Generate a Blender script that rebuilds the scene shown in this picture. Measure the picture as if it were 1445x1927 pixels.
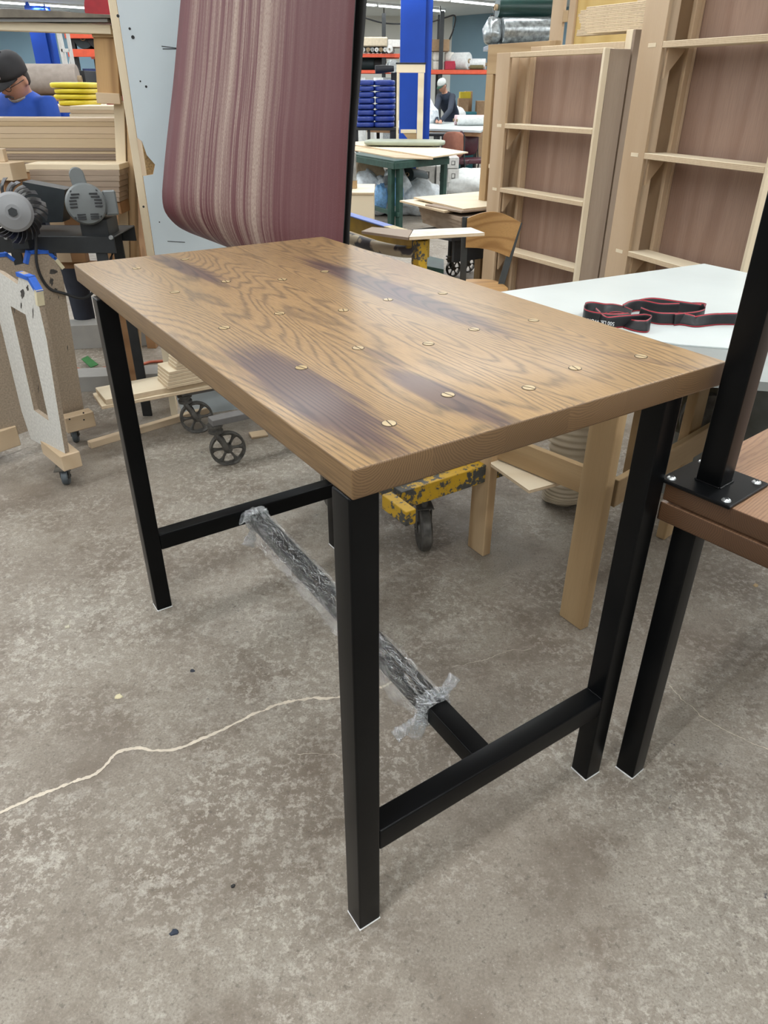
import bpy, bmesh, math, random
from mathutils import Vector, Matrix, noise
random.seed(7)
S = bpy.context.scene
COL = S.collection
for o in list(bpy.data.objects): bpy.data.objects.remove(o)
V = Vector
# ---------------------------------------------------------------- camera
CZ = 1.5403; PIT = -.5315; ROLL = .0028; FPX = 1363.3
F = V((0, math.cos(PIT), math.sin(PIT))); _r = V((1, 0, 0)); _u = _r.cross(F)
RI = _r*math.cos(ROLL)+_u*math.sin(ROLL); UP = -_r*math.sin(ROLL)+_u*math.cos(ROLL)
cam = bpy.data.cameras.new('camera'); camo = bpy.data.objects.new('camera', cam); COL.objects.link(camo)
cam.sensor_fit = 'HORIZONTAL'; cam.sensor_width = 36; cam.lens = FPX/1445*36; cam.clip_start = .02
camo.matrix_world = Matrix(((RI.x, UP.x, -F.x, 0), (RI.y, UP.y, -F.y, 0), (RI.z, UP.z, -F.z, CZ), (0, 0, 0, 1)))
S.camera = camo
# ---------------------------------------------------------------- light & exposure
S.view_settings.view_transform = 'Standard'; S.view_settings.look = 'None'
S.view_settings.exposure = 0.0; S.view_settings.gamma = 1
w = bpy.data.worlds.new('world'); S.world = w; w.use_nodes = True
w.node_tree.nodes['Background'].inputs[0].default_value = (.82, .92, 1, 1)
w.node_tree.nodes['Background'].inputs[1].default_value = 0.12
CEIL = 3.33
G = .583                                     # yaw of the workshop grid the tables stand on
E1 = V((math.cos(G), math.sin(G), 0)); A1 = V((-math.sin(G), math.cos(G), 0)); Z1 = V((0, 0, 1))
RW = .72                                     # yaw of the building
R1 = V((math.cos(RW), math.sin(RW), 0)); R2 = V((-math.sin(RW), math.cos(RW), 0))
def area(p, sx, sy, e, ax=R1, col=(.97, .985, 1)):
    l = bpy.data.lights.new('strip_light', 'AREA'); l.shape = 'RECTANGLE'; l.size = sx; l.size_y = sy; l.energy = e; l.color = col
    o = bpy.data.objects.new('strip_light', l); COL.objects.link(o); o.location = p
    o.rotation_euler = (0, 0, math.atan2(ax.y, ax.x)); return o
LIGHTS = []                                  # (start along R1, R2) of every fluorescent row; fixtures are built with the ceiling
K = V((2.0, 26.0, 0))                        # far corner of the hall
def ray(u, v): return F+RI*((u-722.5)/FPX)-UP*((v-963.5)/FPX)
def at(u, v, z=None, y=None):                # a pixel of the photograph turned into a point at a height or a depth
    d = ray(u, v); t = (z-CZ)/d.z if z is not None else y/d.y
    return V((0, 0, CZ))+d*t
# ---------------------------------------------------------------- materials
MATS = {}
def nt(name):
    m = bpy.data.materials.new(name); m.use_nodes = True; t = m.node_tree; b = t.nodes['Principled BSDF']; return m, t, b
def N(t, typ, **kw):
    n = t.nodes.new(typ)
    for k, v in kw.items():
        if k.startswith('i_'): n.inputs[k[2:].replace('_', ' ')].default_value = v
        elif k.startswith('n_'): n.inputs[int(k[2:])].default_value = v
        else: setattr(n, k, v)
    return n
def L(t, a, b): t.links.new(a, b)
def ramp(t, fac, stops):
    r = N(t, 'ShaderNodeValToRGB'); e = r.color_ramp.elements
    while len(e) < len(stops): e.new(.5)
    for x, (p, c) in zip(e, stops): x.position = p; x.color = (*c, 1) if len(c) == 3 else c
    L(t, fac, r.inputs[0]); return r.outputs[0]
def math_(t, op, a, b=None, c=None):
    n = N(t, 'ShaderNodeMath', operation=op)
    for i, x in enumerate((a, b, c)):
        if x is None: continue
        if isinstance(x, (int, float)): n.inputs[i].default_value = x
        else: L(t, x, n.inputs[i])
    return n.outputs[0]
def mixc(t, fac, a, b, mode='MIX'):
    n = N(t, 'ShaderNodeMix', data_type='RGBA', blend_type=mode)
    for s, x in ((n.inputs[0], fac), (n.inputs[6], a), (n.inputs[7], b)):
        if isinstance(x, (int, float)): s.default_value = x
        elif isinstance(x, tuple): s.default_value = (*x, 1) if len(x) == 3 else x
        else: L(t, x, s)
    return n.outputs[2]
def bump(t, b, h, s, d=.002):
    n = N(t, 'ShaderNodeBump'); n.inputs['Strength'].default_value = s; n.inputs['Distance'].default_value = d
    L(t, h, n.inputs['Height']); L(t, n.outputs[0], b.inputs['Normal'])
def plain(name, c, rough=.5, metal=0, var=.12, sc=20, bmp=0, spec=.5, coat=0):
    if name in MATS: return MATS[name]
    m, t, b = nt(name); tc = N(t, 'ShaderNodeTexCoord'); n = N(t, 'ShaderNodeTexNoise', i_Scale=sc, i_Detail=5.)
    L(t, tc.outputs['Object'], n.inputs['Vector'])
    lo = tuple(x*(1-var) for x in c); hi = tuple(min(1, x*(1+var)) for x in c)
    L(t, ramp(t, n.outputs[0], [(.3, lo), (.7, hi)]), b.inputs['Base Color'])
    b.inputs['Roughness'].default_value = rough; b.inputs['Metallic'].default_value = metal; b.inputs['Specular IOR Level'].default_value = spec
    b.inputs['Coat Weight'].default_value = coat
    if bmp: bump(t, b, n.outputs[0], bmp)
    MATS[name] = m; return m
def wood(name, light, dark, rings=14, ns=3., stretch=.07, rough=.55, pore=.25, axis=0, spec=.4):
    """contour-line wood grain running along the local axis; every object gets its own offset"""
    if name in MATS: return MATS[name]
    m, t, b = nt(name); tc = N(t, 'ShaderNodeTexCoord'); oi = N(t, 'ShaderNodeObjectInfo')
    mp = N(t, 'ShaderNodeMapping'); s = [1, 1, 1]; s[axis] = stretch; mp.inputs['Scale'].default_value = s
    L(t, tc.outputs['Object'], mp.inputs[0])
    off = N(t, 'ShaderNodeVectorMath', operation='ADD'); L(t, mp.outputs[0], off.inputs[0])
    cb = N(t, 'ShaderNodeCombineXYZ')
    for i in range(3): L(t, math_(t, 'MULTIPLY', oi.outputs['Random'], 37.+i*11), cb.inputs[i])
    L(t, cb.outputs[0], off.inputs[1])
    n = N(t, 'ShaderNodeTexNoise', i_Scale=ns, i_Detail=2., i_Roughness=.45); L(t, off.outputs[0], n.inputs['Vector'])
    g = math_(t, 'SINE', math_(t, 'MULTIPLY', n.outputs[0], rings*6.28)); g = math_(t, 'MULTIPLY_ADD', g, .5, .5)
    g = math_(t, 'POWER', g, 2.2)
    mp2 = N(t, 'ShaderNodeMapping'); s2 = [400, 400, 400]; s2[axis] = 9; mp2.inputs['Scale'].default_value = s2
    L(t, tc.outputs['Object'], mp2.inputs[0])
    p = N(t, 'ShaderNodeTexNoise', i_Scale=1., i_Detail=2.); L(t, mp2.outputs[0], p.inputs['Vector'])
    pf = ramp(t, p.outputs[0], [(.45, (0, 0, 0)), (.75, (1, 1, 1))])
    big = N(t, 'ShaderNodeTexNoise', i_Scale=1.7, i_Detail=2.); L(t, off.outputs[0], big.inputs['Vector'])
    c = mixc(t, g, light, dark)
    c = mixc(t, math_(t, 'MULTIPLY', pf, pore), c, tuple(x*.5 for x in dark))
    c = mixc(t, math_(t, 'MULTIPLY', big.outputs[0], .35), c, tuple(x*.8 for x in light))
    L(t, c, b.inputs['Base Color']); b.inputs['Roughness'].default_value = rough; b.inputs['Specular IOR Level'].default_value = spec
    bump(t, b, p.outputs[0], .12, .0006)
    MATS[name] = m; return m
def plyedge(name='ply edge', a=(.66, .53, .36), bb=(.36, .24, .14), n=5, th=.018):
    if name in MATS: return MATS[name]
    m, t, b = nt(name); tc = N(t, 'ShaderNodeTexCoord'); sx = N(t, 'ShaderNodeSeparateXYZ'); L(t, tc.outputs['Object'], sx.inputs[0])
    f = math_(t, 'SINE', math_(t, 'MULTIPLY', sx.outputs[2], 6.283*n/th/2)); f = math_(t, 'MULTIPLY_ADD', f, .5, .5)
    no = N(t, 'ShaderNodeTexNoise', i_Scale=60., i_Detail=3.); L(t, tc.outputs['Object'], no.inputs['Vector'])
    L(t, mixc(t, math_(t, 'MULTIPLY', f, no.outputs[0]), a, bb), b.inputs['Base Color']); b.inputs['Roughness'].default_value = .7
    MATS[name] = m; return m
M_BLACK = plain('black powder coat', (.0035, .0038, .0042), .30, var=.25, sc=6, spec=.14)
M_STEELD = plain('dark steel', (.035, .038, .04), .45, .4, sc=15)
M_DARK = plain('black rubber', (.018, .019, .021), .6)
M_PAD = plain('white felt pad', (.8, .8, .8), .8)
M_BIRCH = wood('birch ply face', (.62, .485, .33), (.53, .395, .25), 5, 2.2, .12, .6, .12)
M_PALE = wood('pale ply face', (.80, .70, .52), (.72, .60, .42), 5, 2.2, .1, .6, .08)
M_PINE = wood('pine board', (.60, .43, .25), (.46, .30, .155), 8, 4, .06, .6, .15)
M_OLDPINE = wood('tan timber', (.46, .32, .17), (.36, .235, .115), 6, 4, .05, .6, .2)
M_BROWNB = wood('brown board', (.34, .19, .09), (.24, .125, .055), 6, 3, .06, .6, .2)
M_LAUAN = wood('brown lauan panel', (.335, .225, .17), (.265, .165, .12), 6, 2.5, .05, .65, .45)
M_GREYW = wood('grey brown board', (.36, .28, .21), (.28, .21, .155), 5, 3, .05, .65, .3)
M_YELLOWPLY = wood('yellow pine panel', (.62, .44, .16), (.52, .34, .10), 6, 1.6, .1, .6, .15)
M_PARTICLE = plain('particle board', (.33, .265, .195), .8, var=.22, sc=140, bmp=.5)
M_WPART = plain('white painted board', (.58, .57, .53), .7, var=.14, sc=90, bmp=.4)
M_EDGE = plyedge()
M_OAKY = wood('oak chair wood', (.46, .26, .09), (.30, .15, .045), 9, 5, .1, .4, .3)
M_WHITE = plain('white melamine', (.62, .70, .74), .28, var=.05, sc=3, spec=.5)
M_WHITET = plain('white worktable laminate', (.58, .63, .62), .32, var=.05, sc=3)
M_GREY = plain('grey laminate', (.26, .28, .27), .45, var=.1, sc=4)
M_BLUE = plain('blue column paint', (.006, .048, .33), .45, var=.12, sc=2, spec=.3)
M_REDB = plain('orange red beam paint', (.62, .085, .035), .45)
M_WALLB = plain('blue wall paint', (.19, .30, .37), .7, var=.05, sc=1)
M_WALLW = plain('white wall paint', (.62, .62, .57), .8, var=.05, sc=1)
M_CEIL = plain('white ceiling', (.66, .69, .68), .8, var=.04, sc=1)
M_CARD = plain('brown cardboard', (.36, .24, .14), .85)
M_WBOX = plain('white carton', (.62, .62, .60), .8)
M_PLASTW = plain('white plastic film', (.66, .72, .76), .3, var=.25, sc=18, bmp=1)
M_ROLLG = plain('grey fabric', (.26, .28, .29), .7, var=.3, sc=30)
M_ROLLW = plain('white fabric', (.66, .68, .67), .75)
M_ROLLD = plain('dark fabric', (.015, .03, .035), .5)
M_CARDT = plain('cardboard tube', (.30, .22, .13), .8)
M_CUSHB = plain('blue vinyl', (.018, .045, .26), .35, var=.15, sc=5)
M_CUSHY = plain('yellow vinyl', (.62, .50, .02), .45, var=.1, sc=5)
M_SAGE = plain('sage vinyl', (.33, .36, .27), .4, var=.1, sc=5)
M_MAROONV = plain('maroon vinyl', (.06, .012, .02), .4)
M_RUST = plain('rust fabric', (.30, .12, .075), .8)
M_GREENS = plain('dark green steel', (.018, .055, .042), .45, var=.3, sc=12)
M_GALV = plain('galvanised steel', (.48, .50, .50), .35, .8, var=.2, sc=25)
M_CAST = plain('old cast iron', (.11, .105, .095), .55, .5, var=.45, sc=30, bmp=.3)
M_MOTOR = plain('grey motor enamel', (.155, .17, .17), .5, .1, var=.12, sc=8)
M_ALU = plain('brushed aluminium', (.27, .275, .28), .5, .6, var=.08, sc=6)
M_RED = plain('red machine paint', (.33, .012, .02), .4)
M_SKIN = plain('skin', (.46, .24, .16), .55, var=.08, sc=12)
M_TEAL = plain('teal plastic', (.01, .10, .12), .4)
M_CORD = plain('orange extension cord jacket', (.50, .13, .07), .5)
M_BTAPE = plain('blue painters tape', (.015, .10, .48), .6)
M_HOSE = plain('cream hose', (.50, .42, .30), .55, var=.1, sc=8)
M_GLASSY = plain('lens', (.5, .5, .5), .1)

def m_yellow():
    m, t, b = nt('worn yellow paint'); tc = N(t, 'ShaderNodeTexCoord')
    n = N(t, 'ShaderNodeTexNoise', i_Scale=9., i_Detail=9., i_Roughness=.75); L(t, tc.outputs['Object'], n.inputs['Vector'])
    n2 = N(t, 'ShaderNodeTexNoise', i_Scale=60., i_Detail=4.); L(t, tc.outputs['Object'], n2.inputs['Vector'])
    f = math_(t, 'ADD', n.outputs[0], math_(t, 'MULTIPLY', math_(t, 'SUBTRACT', n2.outputs[0], .5), .35))
    c = ramp(t, f, [(.44, (.52, .31, .012)), (.50, (.45, .27, .02)), (.515, (.07, .07, .06)), (.7, (.035, .035, .035))])
    L(t, c, b.inputs['Base Color']); b.inputs['Roughness'].default_value = .55; bump(t, b, f, .4, .001); return m
M_YEL = m_yellow()
def m_tubeworn():
    m, t, b = nt('taped yellow handle'); tc = N(t, 'ShaderNodeTexCoord')
    n = N(t, 'ShaderNodeTexNoise', i_Scale=7., i_Detail=3.); L(t, tc.outputs['Object'], n.inputs['Vector'])
    c = ramp(t, n.outputs[0], [(.40, (.50, .30, .02)), (.44, (.05, .045, .05)), (.54, (.05, .045, .05)), (.57, (.42, .36, .25))])
    L(t, c, b.inputs['Base Color']); b.inputs['Roughness'].default_value = .6; return m
M_TUBEW = m_tubeworn()
def m_floor():
    m, t, b = nt('worn concrete'); tc = N(t, 'ShaderNodeTexCoord'); o = tc.outputs['Object']
    def nz(s, d, r=.55, dist=0.):
        n = N(t, 'ShaderNodeTexNoise', i_Scale=s, i_Detail=d, i_Roughness=r, i_Distortion=dist); L(t, o, n.inputs['Vector']); return n.outputs[0]
    base = ramp(t, nz(1.1, 7, .62), [(.3, (.180, .148, .116)), (.5, (.275, .242, .198)), (.72, (.345, .320, .275))])
    c = mixc(t, ramp(t, nz(3.6, 10, .70), [(.47, (0, 0, 0)), (.62, (.80, .80, .80))]), base, (.150, .118, .088))
    area_ = ramp(t, nz(1.7, 6, .68), [(.40, (.04, .04, .04)), (.60, (1, 1, 1))])
    scuff = ramp(t, nz(42, 12, .74), [(.51, (0, 0, 0)), (.56, (1, 1, 1))])
    c = mixc(t, math_(t, 'MULTIPLY', scuff, math_(t, 'MULTIPLY', area_, .62)), c, (.53, .49, .42))
    blot = ramp(t, nz(11, 12, .80), [(.54, (0, 0, 0)), (.585, (1, 1, 1))]); c = mixc(t, math_(t, 'MULTIPLY', blot, math_(t, 'MULTIPLY', area_, .55)), c, (.50, .47, .41))
    fine = nz(170, 6, .75); c = mixc(t, ramp(t, fine, [(.36, (.7, .7, .7)), (.52, (0, 0, 0))]), c, (.165, .142, .115))
    c = mixc(t, ramp(t, fine, [(.58, (0, 0, 0)), (.68, (.5, .5, .5))]), c, (.55, .52, .46))
    dk = ramp(t, nz(60, 8, .7), [(.36, (1, 1, 1)), (.43, (0, 0, 0))]); c = mixc(t, math_(t, 'MULTIPLY', dk, .55), c, (.10, .083, .068))
    bl = ramp(t, nz(1.1, 2, .5), [(.50, (0, 0, 0)), (.62, (1, 1, 1))]); spk = ramp(t, nz(30, 6, .7), [(.655, (0, 0, 0)), (.68, (1, 1, 1))]); c = mixc(t, math_(t, 'MULTIPLY', math_(t, 'MULTIPLY', spk, bl), .85), c, (.040, .045, .062))
    vor = N(t, 'ShaderNodeTexVoronoi', i_Scale=7., feature='DISTANCE_TO_EDGE')
    vd = N(t, 'ShaderNodeVectorMath', operation='ADD'); nn = N(t, 'ShaderNodeTexNoise', i_Scale=5., i_Detail=9., i_Roughness=.7); L(t, o, nn.inputs['Vector'])
    L(t, o, vd.inputs[0]); L(t, nn.outputs['Color'], vd.inputs[1]); L(t, vd.outputs[0], vor.inputs['Vector'])
    ln = ramp(t, vor.outputs['Distance'], [(.0, (1, 1, 1)), (.008, (0, 0, 0))])
    c = mixc(t, math_(t, 'MULTIPLY', ln, math_(t, 'MULTIPLY', area_, .4)), c, (.52, .49, .44))
    L(t, c, b.inputs['Base Color'])
    L(t, ramp(t, nz(9, 6), [(.3, (.42, .42, .42)), (.7, (.68, .68, .68))]), b.inputs['Roughness']); b.inputs['Specular IOR Level'].default_value = .35
    bump(t, b, fine, .25, .002); return m
M_FLOOR = m_floor()
# ---------------------------------------------------------------- mesh helpers
WM = {}
def setp(o, M, parent=None):
    WM[o.name] = M.copy()
    if parent: o.parent = parent; o.matrix_basis = WM[parent.name].inverted() @ M
    else: o.matrix_basis = M
    return o
def link(name, bm, mats, M=Matrix(), parent=None, smooth=False):
    me = bpy.data.meshes.new(name); bmesh.ops.recalc_face_normals(bm, faces=bm.faces)
    if smooth:
        for f in bm.faces: f.smooth = True
    bm.to_mesh(me); bm.free()
    for m in (mats if isinstance(mats, (list, tuple)) else [mats]): me.materials.append(m)
    o = bpy.data.objects.new(name, me); COL.objects.link(o); return setp(o, M, parent)
def sharp(o, ang=35):
    import math as _m
    bm = bmesh.new(); bm.from_mesh(o.data)
    for e in bm.edges:
        if len(e.link_faces) == 2 and e.calc_face_angle(0) > _m.radians(ang): e.smooth = False
    for f in bm.faces: f.smooth = True
    bm.to_mesh(o.data); bm.free(); return o
def tag(o, label, cat, group=None, kind=None):
    o['label'] = label; o['category'] = cat
    if group: o['group'] = group
    if kind: o['kind'] = kind
    return o
def thing(name, loc, label, cat, group=None, rz=0):
    o = bpy.data.objects.new(name, None); COL.objects.link(o); o.empty_display_size = .1
    setp(o, Matrix.Translation(loc) @ Matrix.Rotation(rz, 4, 'Z')); return tag(o, label, cat, group)
def frame(x, y, z, p):
    return Matrix(((x.x, y.x, z.x, p.x), (x.y, y.y, z.y, p.y), (x.z, y.z, z.z, p.z), (0, 0, 0, 1)))
def bbox_bm(bm, s, c=(0, 0, 0), M=None, bev=0, mi=0, seg=1):
    r = bmesh.ops.create_cube(bm, size=1); vs = r['verts']
    for v in vs: v.co = V((v.co.x*s[0]+c[0], v.co.y*s[1]+c[1], v.co.z*s[2]+c[2]))
    fs = list({f for v in vs for f in v.link_faces})
    for f in fs: f.material_index = mi
    if bev:
        es = list({e for v in vs for e in v.link_edges})
        r = bmesh.ops.bevel(bm, geom=es, offset=bev, segments=seg, affect='EDGES', profile=.6)
        vs = list({v for f in r['faces'] for v in f.verts} | {v for v in vs if v.is_valid})
    if M is not None:
        for v in vs: v.co = M @ v.co
    return vs
def box(name, c, s, mat, parent=None, x=V((1, 0, 0)), z=Z1, bev=.002, edge=None, seg=1):
    """box centred at c, local x axis along x, size s"""
    x = x.normalized(); y = z.cross(x).normalized(); z = x.cross(y)
    bm = bmesh.new(); bbox_bm(bm, s, bev=min(bev, min(s)*.3), seg=seg)
    if edge:
        for f in bm.faces: f.normal_update(); f.material_index = 0 if abs(f.normal.z) > .7 else 1
    return link(name, bm, [mat, edge] if edge else mat, frame(x, y, z, V(c)), parent)
def beam(name, p0, p1, wd, h, mat, parent=None, up=Z1, bev=.002, edge=None, off=(0, 0), seg=1):
    """beam from p0 to p1 (axis through the centre + off along side/up)"""
    x = (p1-p0).normalized(); y = up.cross(x).normalized(); z = x.cross(y)
    c = (p0+p1)/2+y*off[0]+z*off[1]
    return box(name, c, ((p1-p0).length, wd, h), mat, parent, x, z, bev, edge, seg)
def prism(name, pts, z0, z1, mat, parent=None, edge=None, bev=0):
    c = sum((V((p[0], p[1], 0)) for p in pts), V())/len(pts); c.z = z0
    bm = bmesh.new(); vs = [bm.verts.new((p[0]-c.x, p[1]-c.y, 0)) for p in pts]; f = bm.faces.new(vs)
    r = bmesh.ops.extrude_face_region(bm, geom=[f])
    for v in r['geom']:
        if isinstance(v, bmesh.types.BMVert): v.co.z += z1-z0
    if bev: bmesh.ops.bevel(bm, geom=list(bm.edges), offset=bev, segments=2, affect='EDGES')
    bmesh.ops.recalc_face_normals(bm, faces=bm.faces)
    if edge:
        for f in bm.faces: f.normal_update(); f.material_index = 0 if abs(f.normal.z) > .7 else 1
    return link(name, bm, [mat, edge] if edge else mat, Matrix.Translation(c), parent)
def ring_bm(bm, c, ax, rx, ry=None, seg=16, ref=None):
    ry = ry or rx; ax = ax.normalized(); ref = ref or (Z1 if abs(ax.z) < .9 else V((1, 0, 0)))
    a = ref.cross(ax).normalized(); b = ax.cross(a)
    return [bm.verts.new(c+a*(rx*math.cos(2*math.pi*i/seg))+b*(ry*math.sin(2*math.pi*i/seg))) for i in range(seg)]
def loft(bm, rings, cap=True, mi=0):
    n = len(rings[0])
    for r, s in zip(rings, rings[1:]):
        for i in range(n): f = bm.faces.new((r[i], r[(i+1) % n], s[(i+1) % n], s[i])); f.material_index = mi
    if cap:
        for r in (rings[0], rings[-1]):
            f = bm.faces.new(r); f.material_index = mi
def tube_bm(bm, pts, r, seg=12, cap=True, mi=0, ry=None, ref=None):
    pts = [V(p) for p in pts]; rs = r if isinstance(r, (list, tuple)) else [r]*len(pts); rings = []
    for i, p in enumerate(pts):
        d = (pts[min(i+1, len(pts)-1)]-pts[max(i-1, 0)]); rings.append(ring_bm(bm, p, d, rs[i], (ry[i] if ry else None), seg, ref))
    loft(bm, rings, cap, mi)
def tube(name, pts, r, mat, parent=None, seg=12, smooth=True):
    c = V(pts[0]); bm = bmesh.new(); tube_bm(bm, [V(p)-c for p in pts], r, seg)
    o = link(name, bm, mat, Matrix.Translation(c), parent, smooth); return sharp(o, 50) if smooth else o
def lathe(name, prof, M, mat, parent=None, seg=32, mats=None, ang=30):
    """profile of (radius, height) about the local z axis"""
    bm = bmesh.new(); rings = [[bm.verts.new((max(r, 1e-4)*math.cos(2*math.pi*i/seg), max(r, 1e-4)*math.sin(2*math.pi*i/seg), h)) for i in range(seg)] for r, h in prof]
    loft(bm, rings); o = link(name, bm, mats or mat, M, parent, True); return sharp(o, ang)
def axisM(p, ax, ref=None):
    z = ax.normalized(); r = ref or (Z1 if abs(z.z) < .9 else V((1, 0, 0))); x = r.cross(z).normalized(); return frame(x, z.cross(x), z, V(p))
def smoothpath(pts, n=8):
    out = []; P = [V(p) for p in pts]; P = [P[0]*2-P[1]]+P+[P[-1]*2-P[-2]]
    for i in range(1, len(P)-2):
        for k in range(n):
            t = k/n; a, b, c, d = P[i-1:i+3]
            out.append(.5*((2*b)+(c-a)*t+(2*a-5*b+4*c-d)*t*t+(3*b-a-3*c+d)*t**3))
    out.append(P[-2]); return out
def copy_tree(o, M):
    c = o.copy(); COL.objects.link(c)
    if 'label' in c: del c['label']
    setp(c, M)
    for ch in o.children:
        d = ch.copy(); COL.objects.link(d); d.parent = c; WM[d.name] = M @ ch.matrix_basis
        for g in ch.children:
            e = g.copy(); COL.objects.link(e); e.parent = d
    return c
def struct(o): o['kind'] = 'structure'; return o
# ================================================================ THE SETTING
bm = bmesh.new(); bmesh.ops.create_grid(bm, x_segments=1, y_segments=1, size=32)
floor = struct(link('floor', bm, M_FLOOR, Matrix.Translation((0, 8, 0))))
def room(a, b): return K+R1*a+R2*b          # a: along R1, b: along R2, from the far corner
def slab4(name, pts, z0, z1, mat): return struct(prism(name, pts, z0, z1, mat))
slab4('ceiling', [V((-20, 26.4, 0)), V((2.4, 26.4, 0)), room(.2, -34), room(-26, -34)], CEIL, CEIL+.2, M_CEIL)
slab4('wall_back', [V((-20, 25.8, 0)), V((2.02, 26.0, 0)), V((2.3, 26.2, 0)), V((-20, 26.2, 0))], 0, CEIL, M_WALLW)
slab4('wall_right', [room(0, .2), room(.2, .2), room(.2, -34), room(0, -34)], 0, CEIL, M_WALLB)
slab4('wall_left', [V((-18.2, 26, 0)), V((-18, 26, 0)), V((-18, -8, 0)), V((-18.2, -8, 0))], 0, CEIL, M_WALLB)
slab4('trim_1', [V((-17.9, 25.78, 0)), V((-3.2, 25.9, 0)), V((-3.2, 25.97, 0)), V((-17.9, 25.9, 0))], .02, CEIL-.02, M_WALLB)   # the blue painted stretch of the back wall
# fluorescent rows, running along R1
M_TUBE, _t, _b = nt('fluorescent tube'); _b.inputs['Emission Color'].default_value = (.90, .98, 1, 1); _b.inputs['Emission Strength'].default_value = 5.5
M_FIX = plain('white enamel fixture', (.75, .76, .76), .5)
fix0 = None
for b in (6.1, 4.05, 1.0, -1.6, -3.7, -6.5, -9.3, -12.1, -14.9, -17.75, -20.5, -23.5):
    a = -25.0+((b*1.7) % 1.0)
    while a < -.8:
        p = room(a, b)
        if p.y > 24.6 or p.x < -17: a += 2.4; continue
        if fix0 is None:
            fix0 = thing('ceiling_light', V((p.x, p.y, CEIL-.10)), 'x', 'ceiling light', rz=RW)
            M0 = WM[fix0.name]
            bx = bmesh.new(); bbox_bm(bx, (2.3, .13, .045), (0, 0, .075), bev=.008); link('housing', bx, M_FIX, M0, fix0)
            for s in (-.035, .035):
                bx = bmesh.new(); tube_bm(bx, [V((-1.13, s, .035)), V((1.13, s, .035))], .0165, 10); link('lamp_tube', bx, M_TUBE, M0, fix0, True)
            o = fix0
        else: o = copy_tree(fix0, Matrix.Translation((p.x, p.y, CEIL-.10)) @ Matrix.Rotation(RW, 4, 'Z'))
        o['label'] = 'long white fluorescent fixture in one of the rows on the white ceiling'; o['category'] = 'ceiling light'; o['group'] = 'fluorescent fixtures on the ceiling'
        if (p-V((0, 3, 0))).length < 9 or True:
            area((p.x, p.y, CEIL-.125), 2.2, .1, 34, R1)
        a += 2.4
# ---- floor crack and saw joints (part of the floor)
def crack(pts, wd, seed, mat, jit=.003, nm='crack'):
    P = smoothpath([at(u, v, z=0) for u, v in pts], 30); bm = bmesh.new(); prev = None
    for i, p in enumerate(P):
        d = (P[min(i+1, len(P)-1)]-P[max(i-1, 0)]).normalized(); n = V((-d.y, d.x, 0)); q3 = V((p.x*22, p.y*22, seed*7.)); j = noise.noise(q3)*jit*2.4+noise.noise(q3*4)*jit
        w_ = wd*(1+.9*noise.noise(q3*2.3+V((5, 5, 5)))+.5*noise.noise(q3*9)); w_ = max(w_, wd*.25)
        q = (bm.verts.new(V((p.x, p.y, .0009))+n*(j-w_)), bm.verts.new(V((p.x, p.y, .0009))+n*(j+w_)))
        if prev: bm.faces.new((prev[0], prev[1], q[1], q[0]))
        prev = q
    return link(nm, bm, mat, Matrix(), floor)
M_CRK = plain('pale crack filler', (.60, .53, .43), .8, var=.15, sc=40); M_CRK2 = plain('dull joint filler', (.33, .30, .25), .8, var=.3, sc=40)
M_CRKD = plain('dark joint line', (.14, .125, .105), .8)
crack([(-10, 1535), (60, 1502), (120, 1478), (180, 1455), (235, 1412), (330, 1410), (420, 1372), (510, 1330), (560, 1318), (640, 1312), (700, 1300), (745, 1280)], .0042, 1, M_CRK)
crack([(1258, 1290), (1300, 1330), (1340, 1362), (1400, 1392), (1460, 1415)], .0012, 2, M_CRK, .004)
crack([(850, 1255), (900, 1245), (950, 1228), (1000, 1222)], .0006, 3, M_CRK, .004)
crack([(805, 1055), (860, 1060), (940, 1105), (1000, 1135), (1060, 1160)], .0009, 4, M_CRK2, .001)
crack([(716, 940), (760, 962), (830, 1040), (860, 1050)], .0008, 5, M_CRK2, .001)
crack([(120, 935), (230, 885), (330, 835)], .0007, 6, M_CRK2, .001)
crack([(0, 862), (60, 840), (110, 828), (200, 800)], .0016, 9, M_CRKD, .001)
crack([(560, 1420), (620, 1418), (640, 1425)], .0006, 7, M_CRK, .003)
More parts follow.
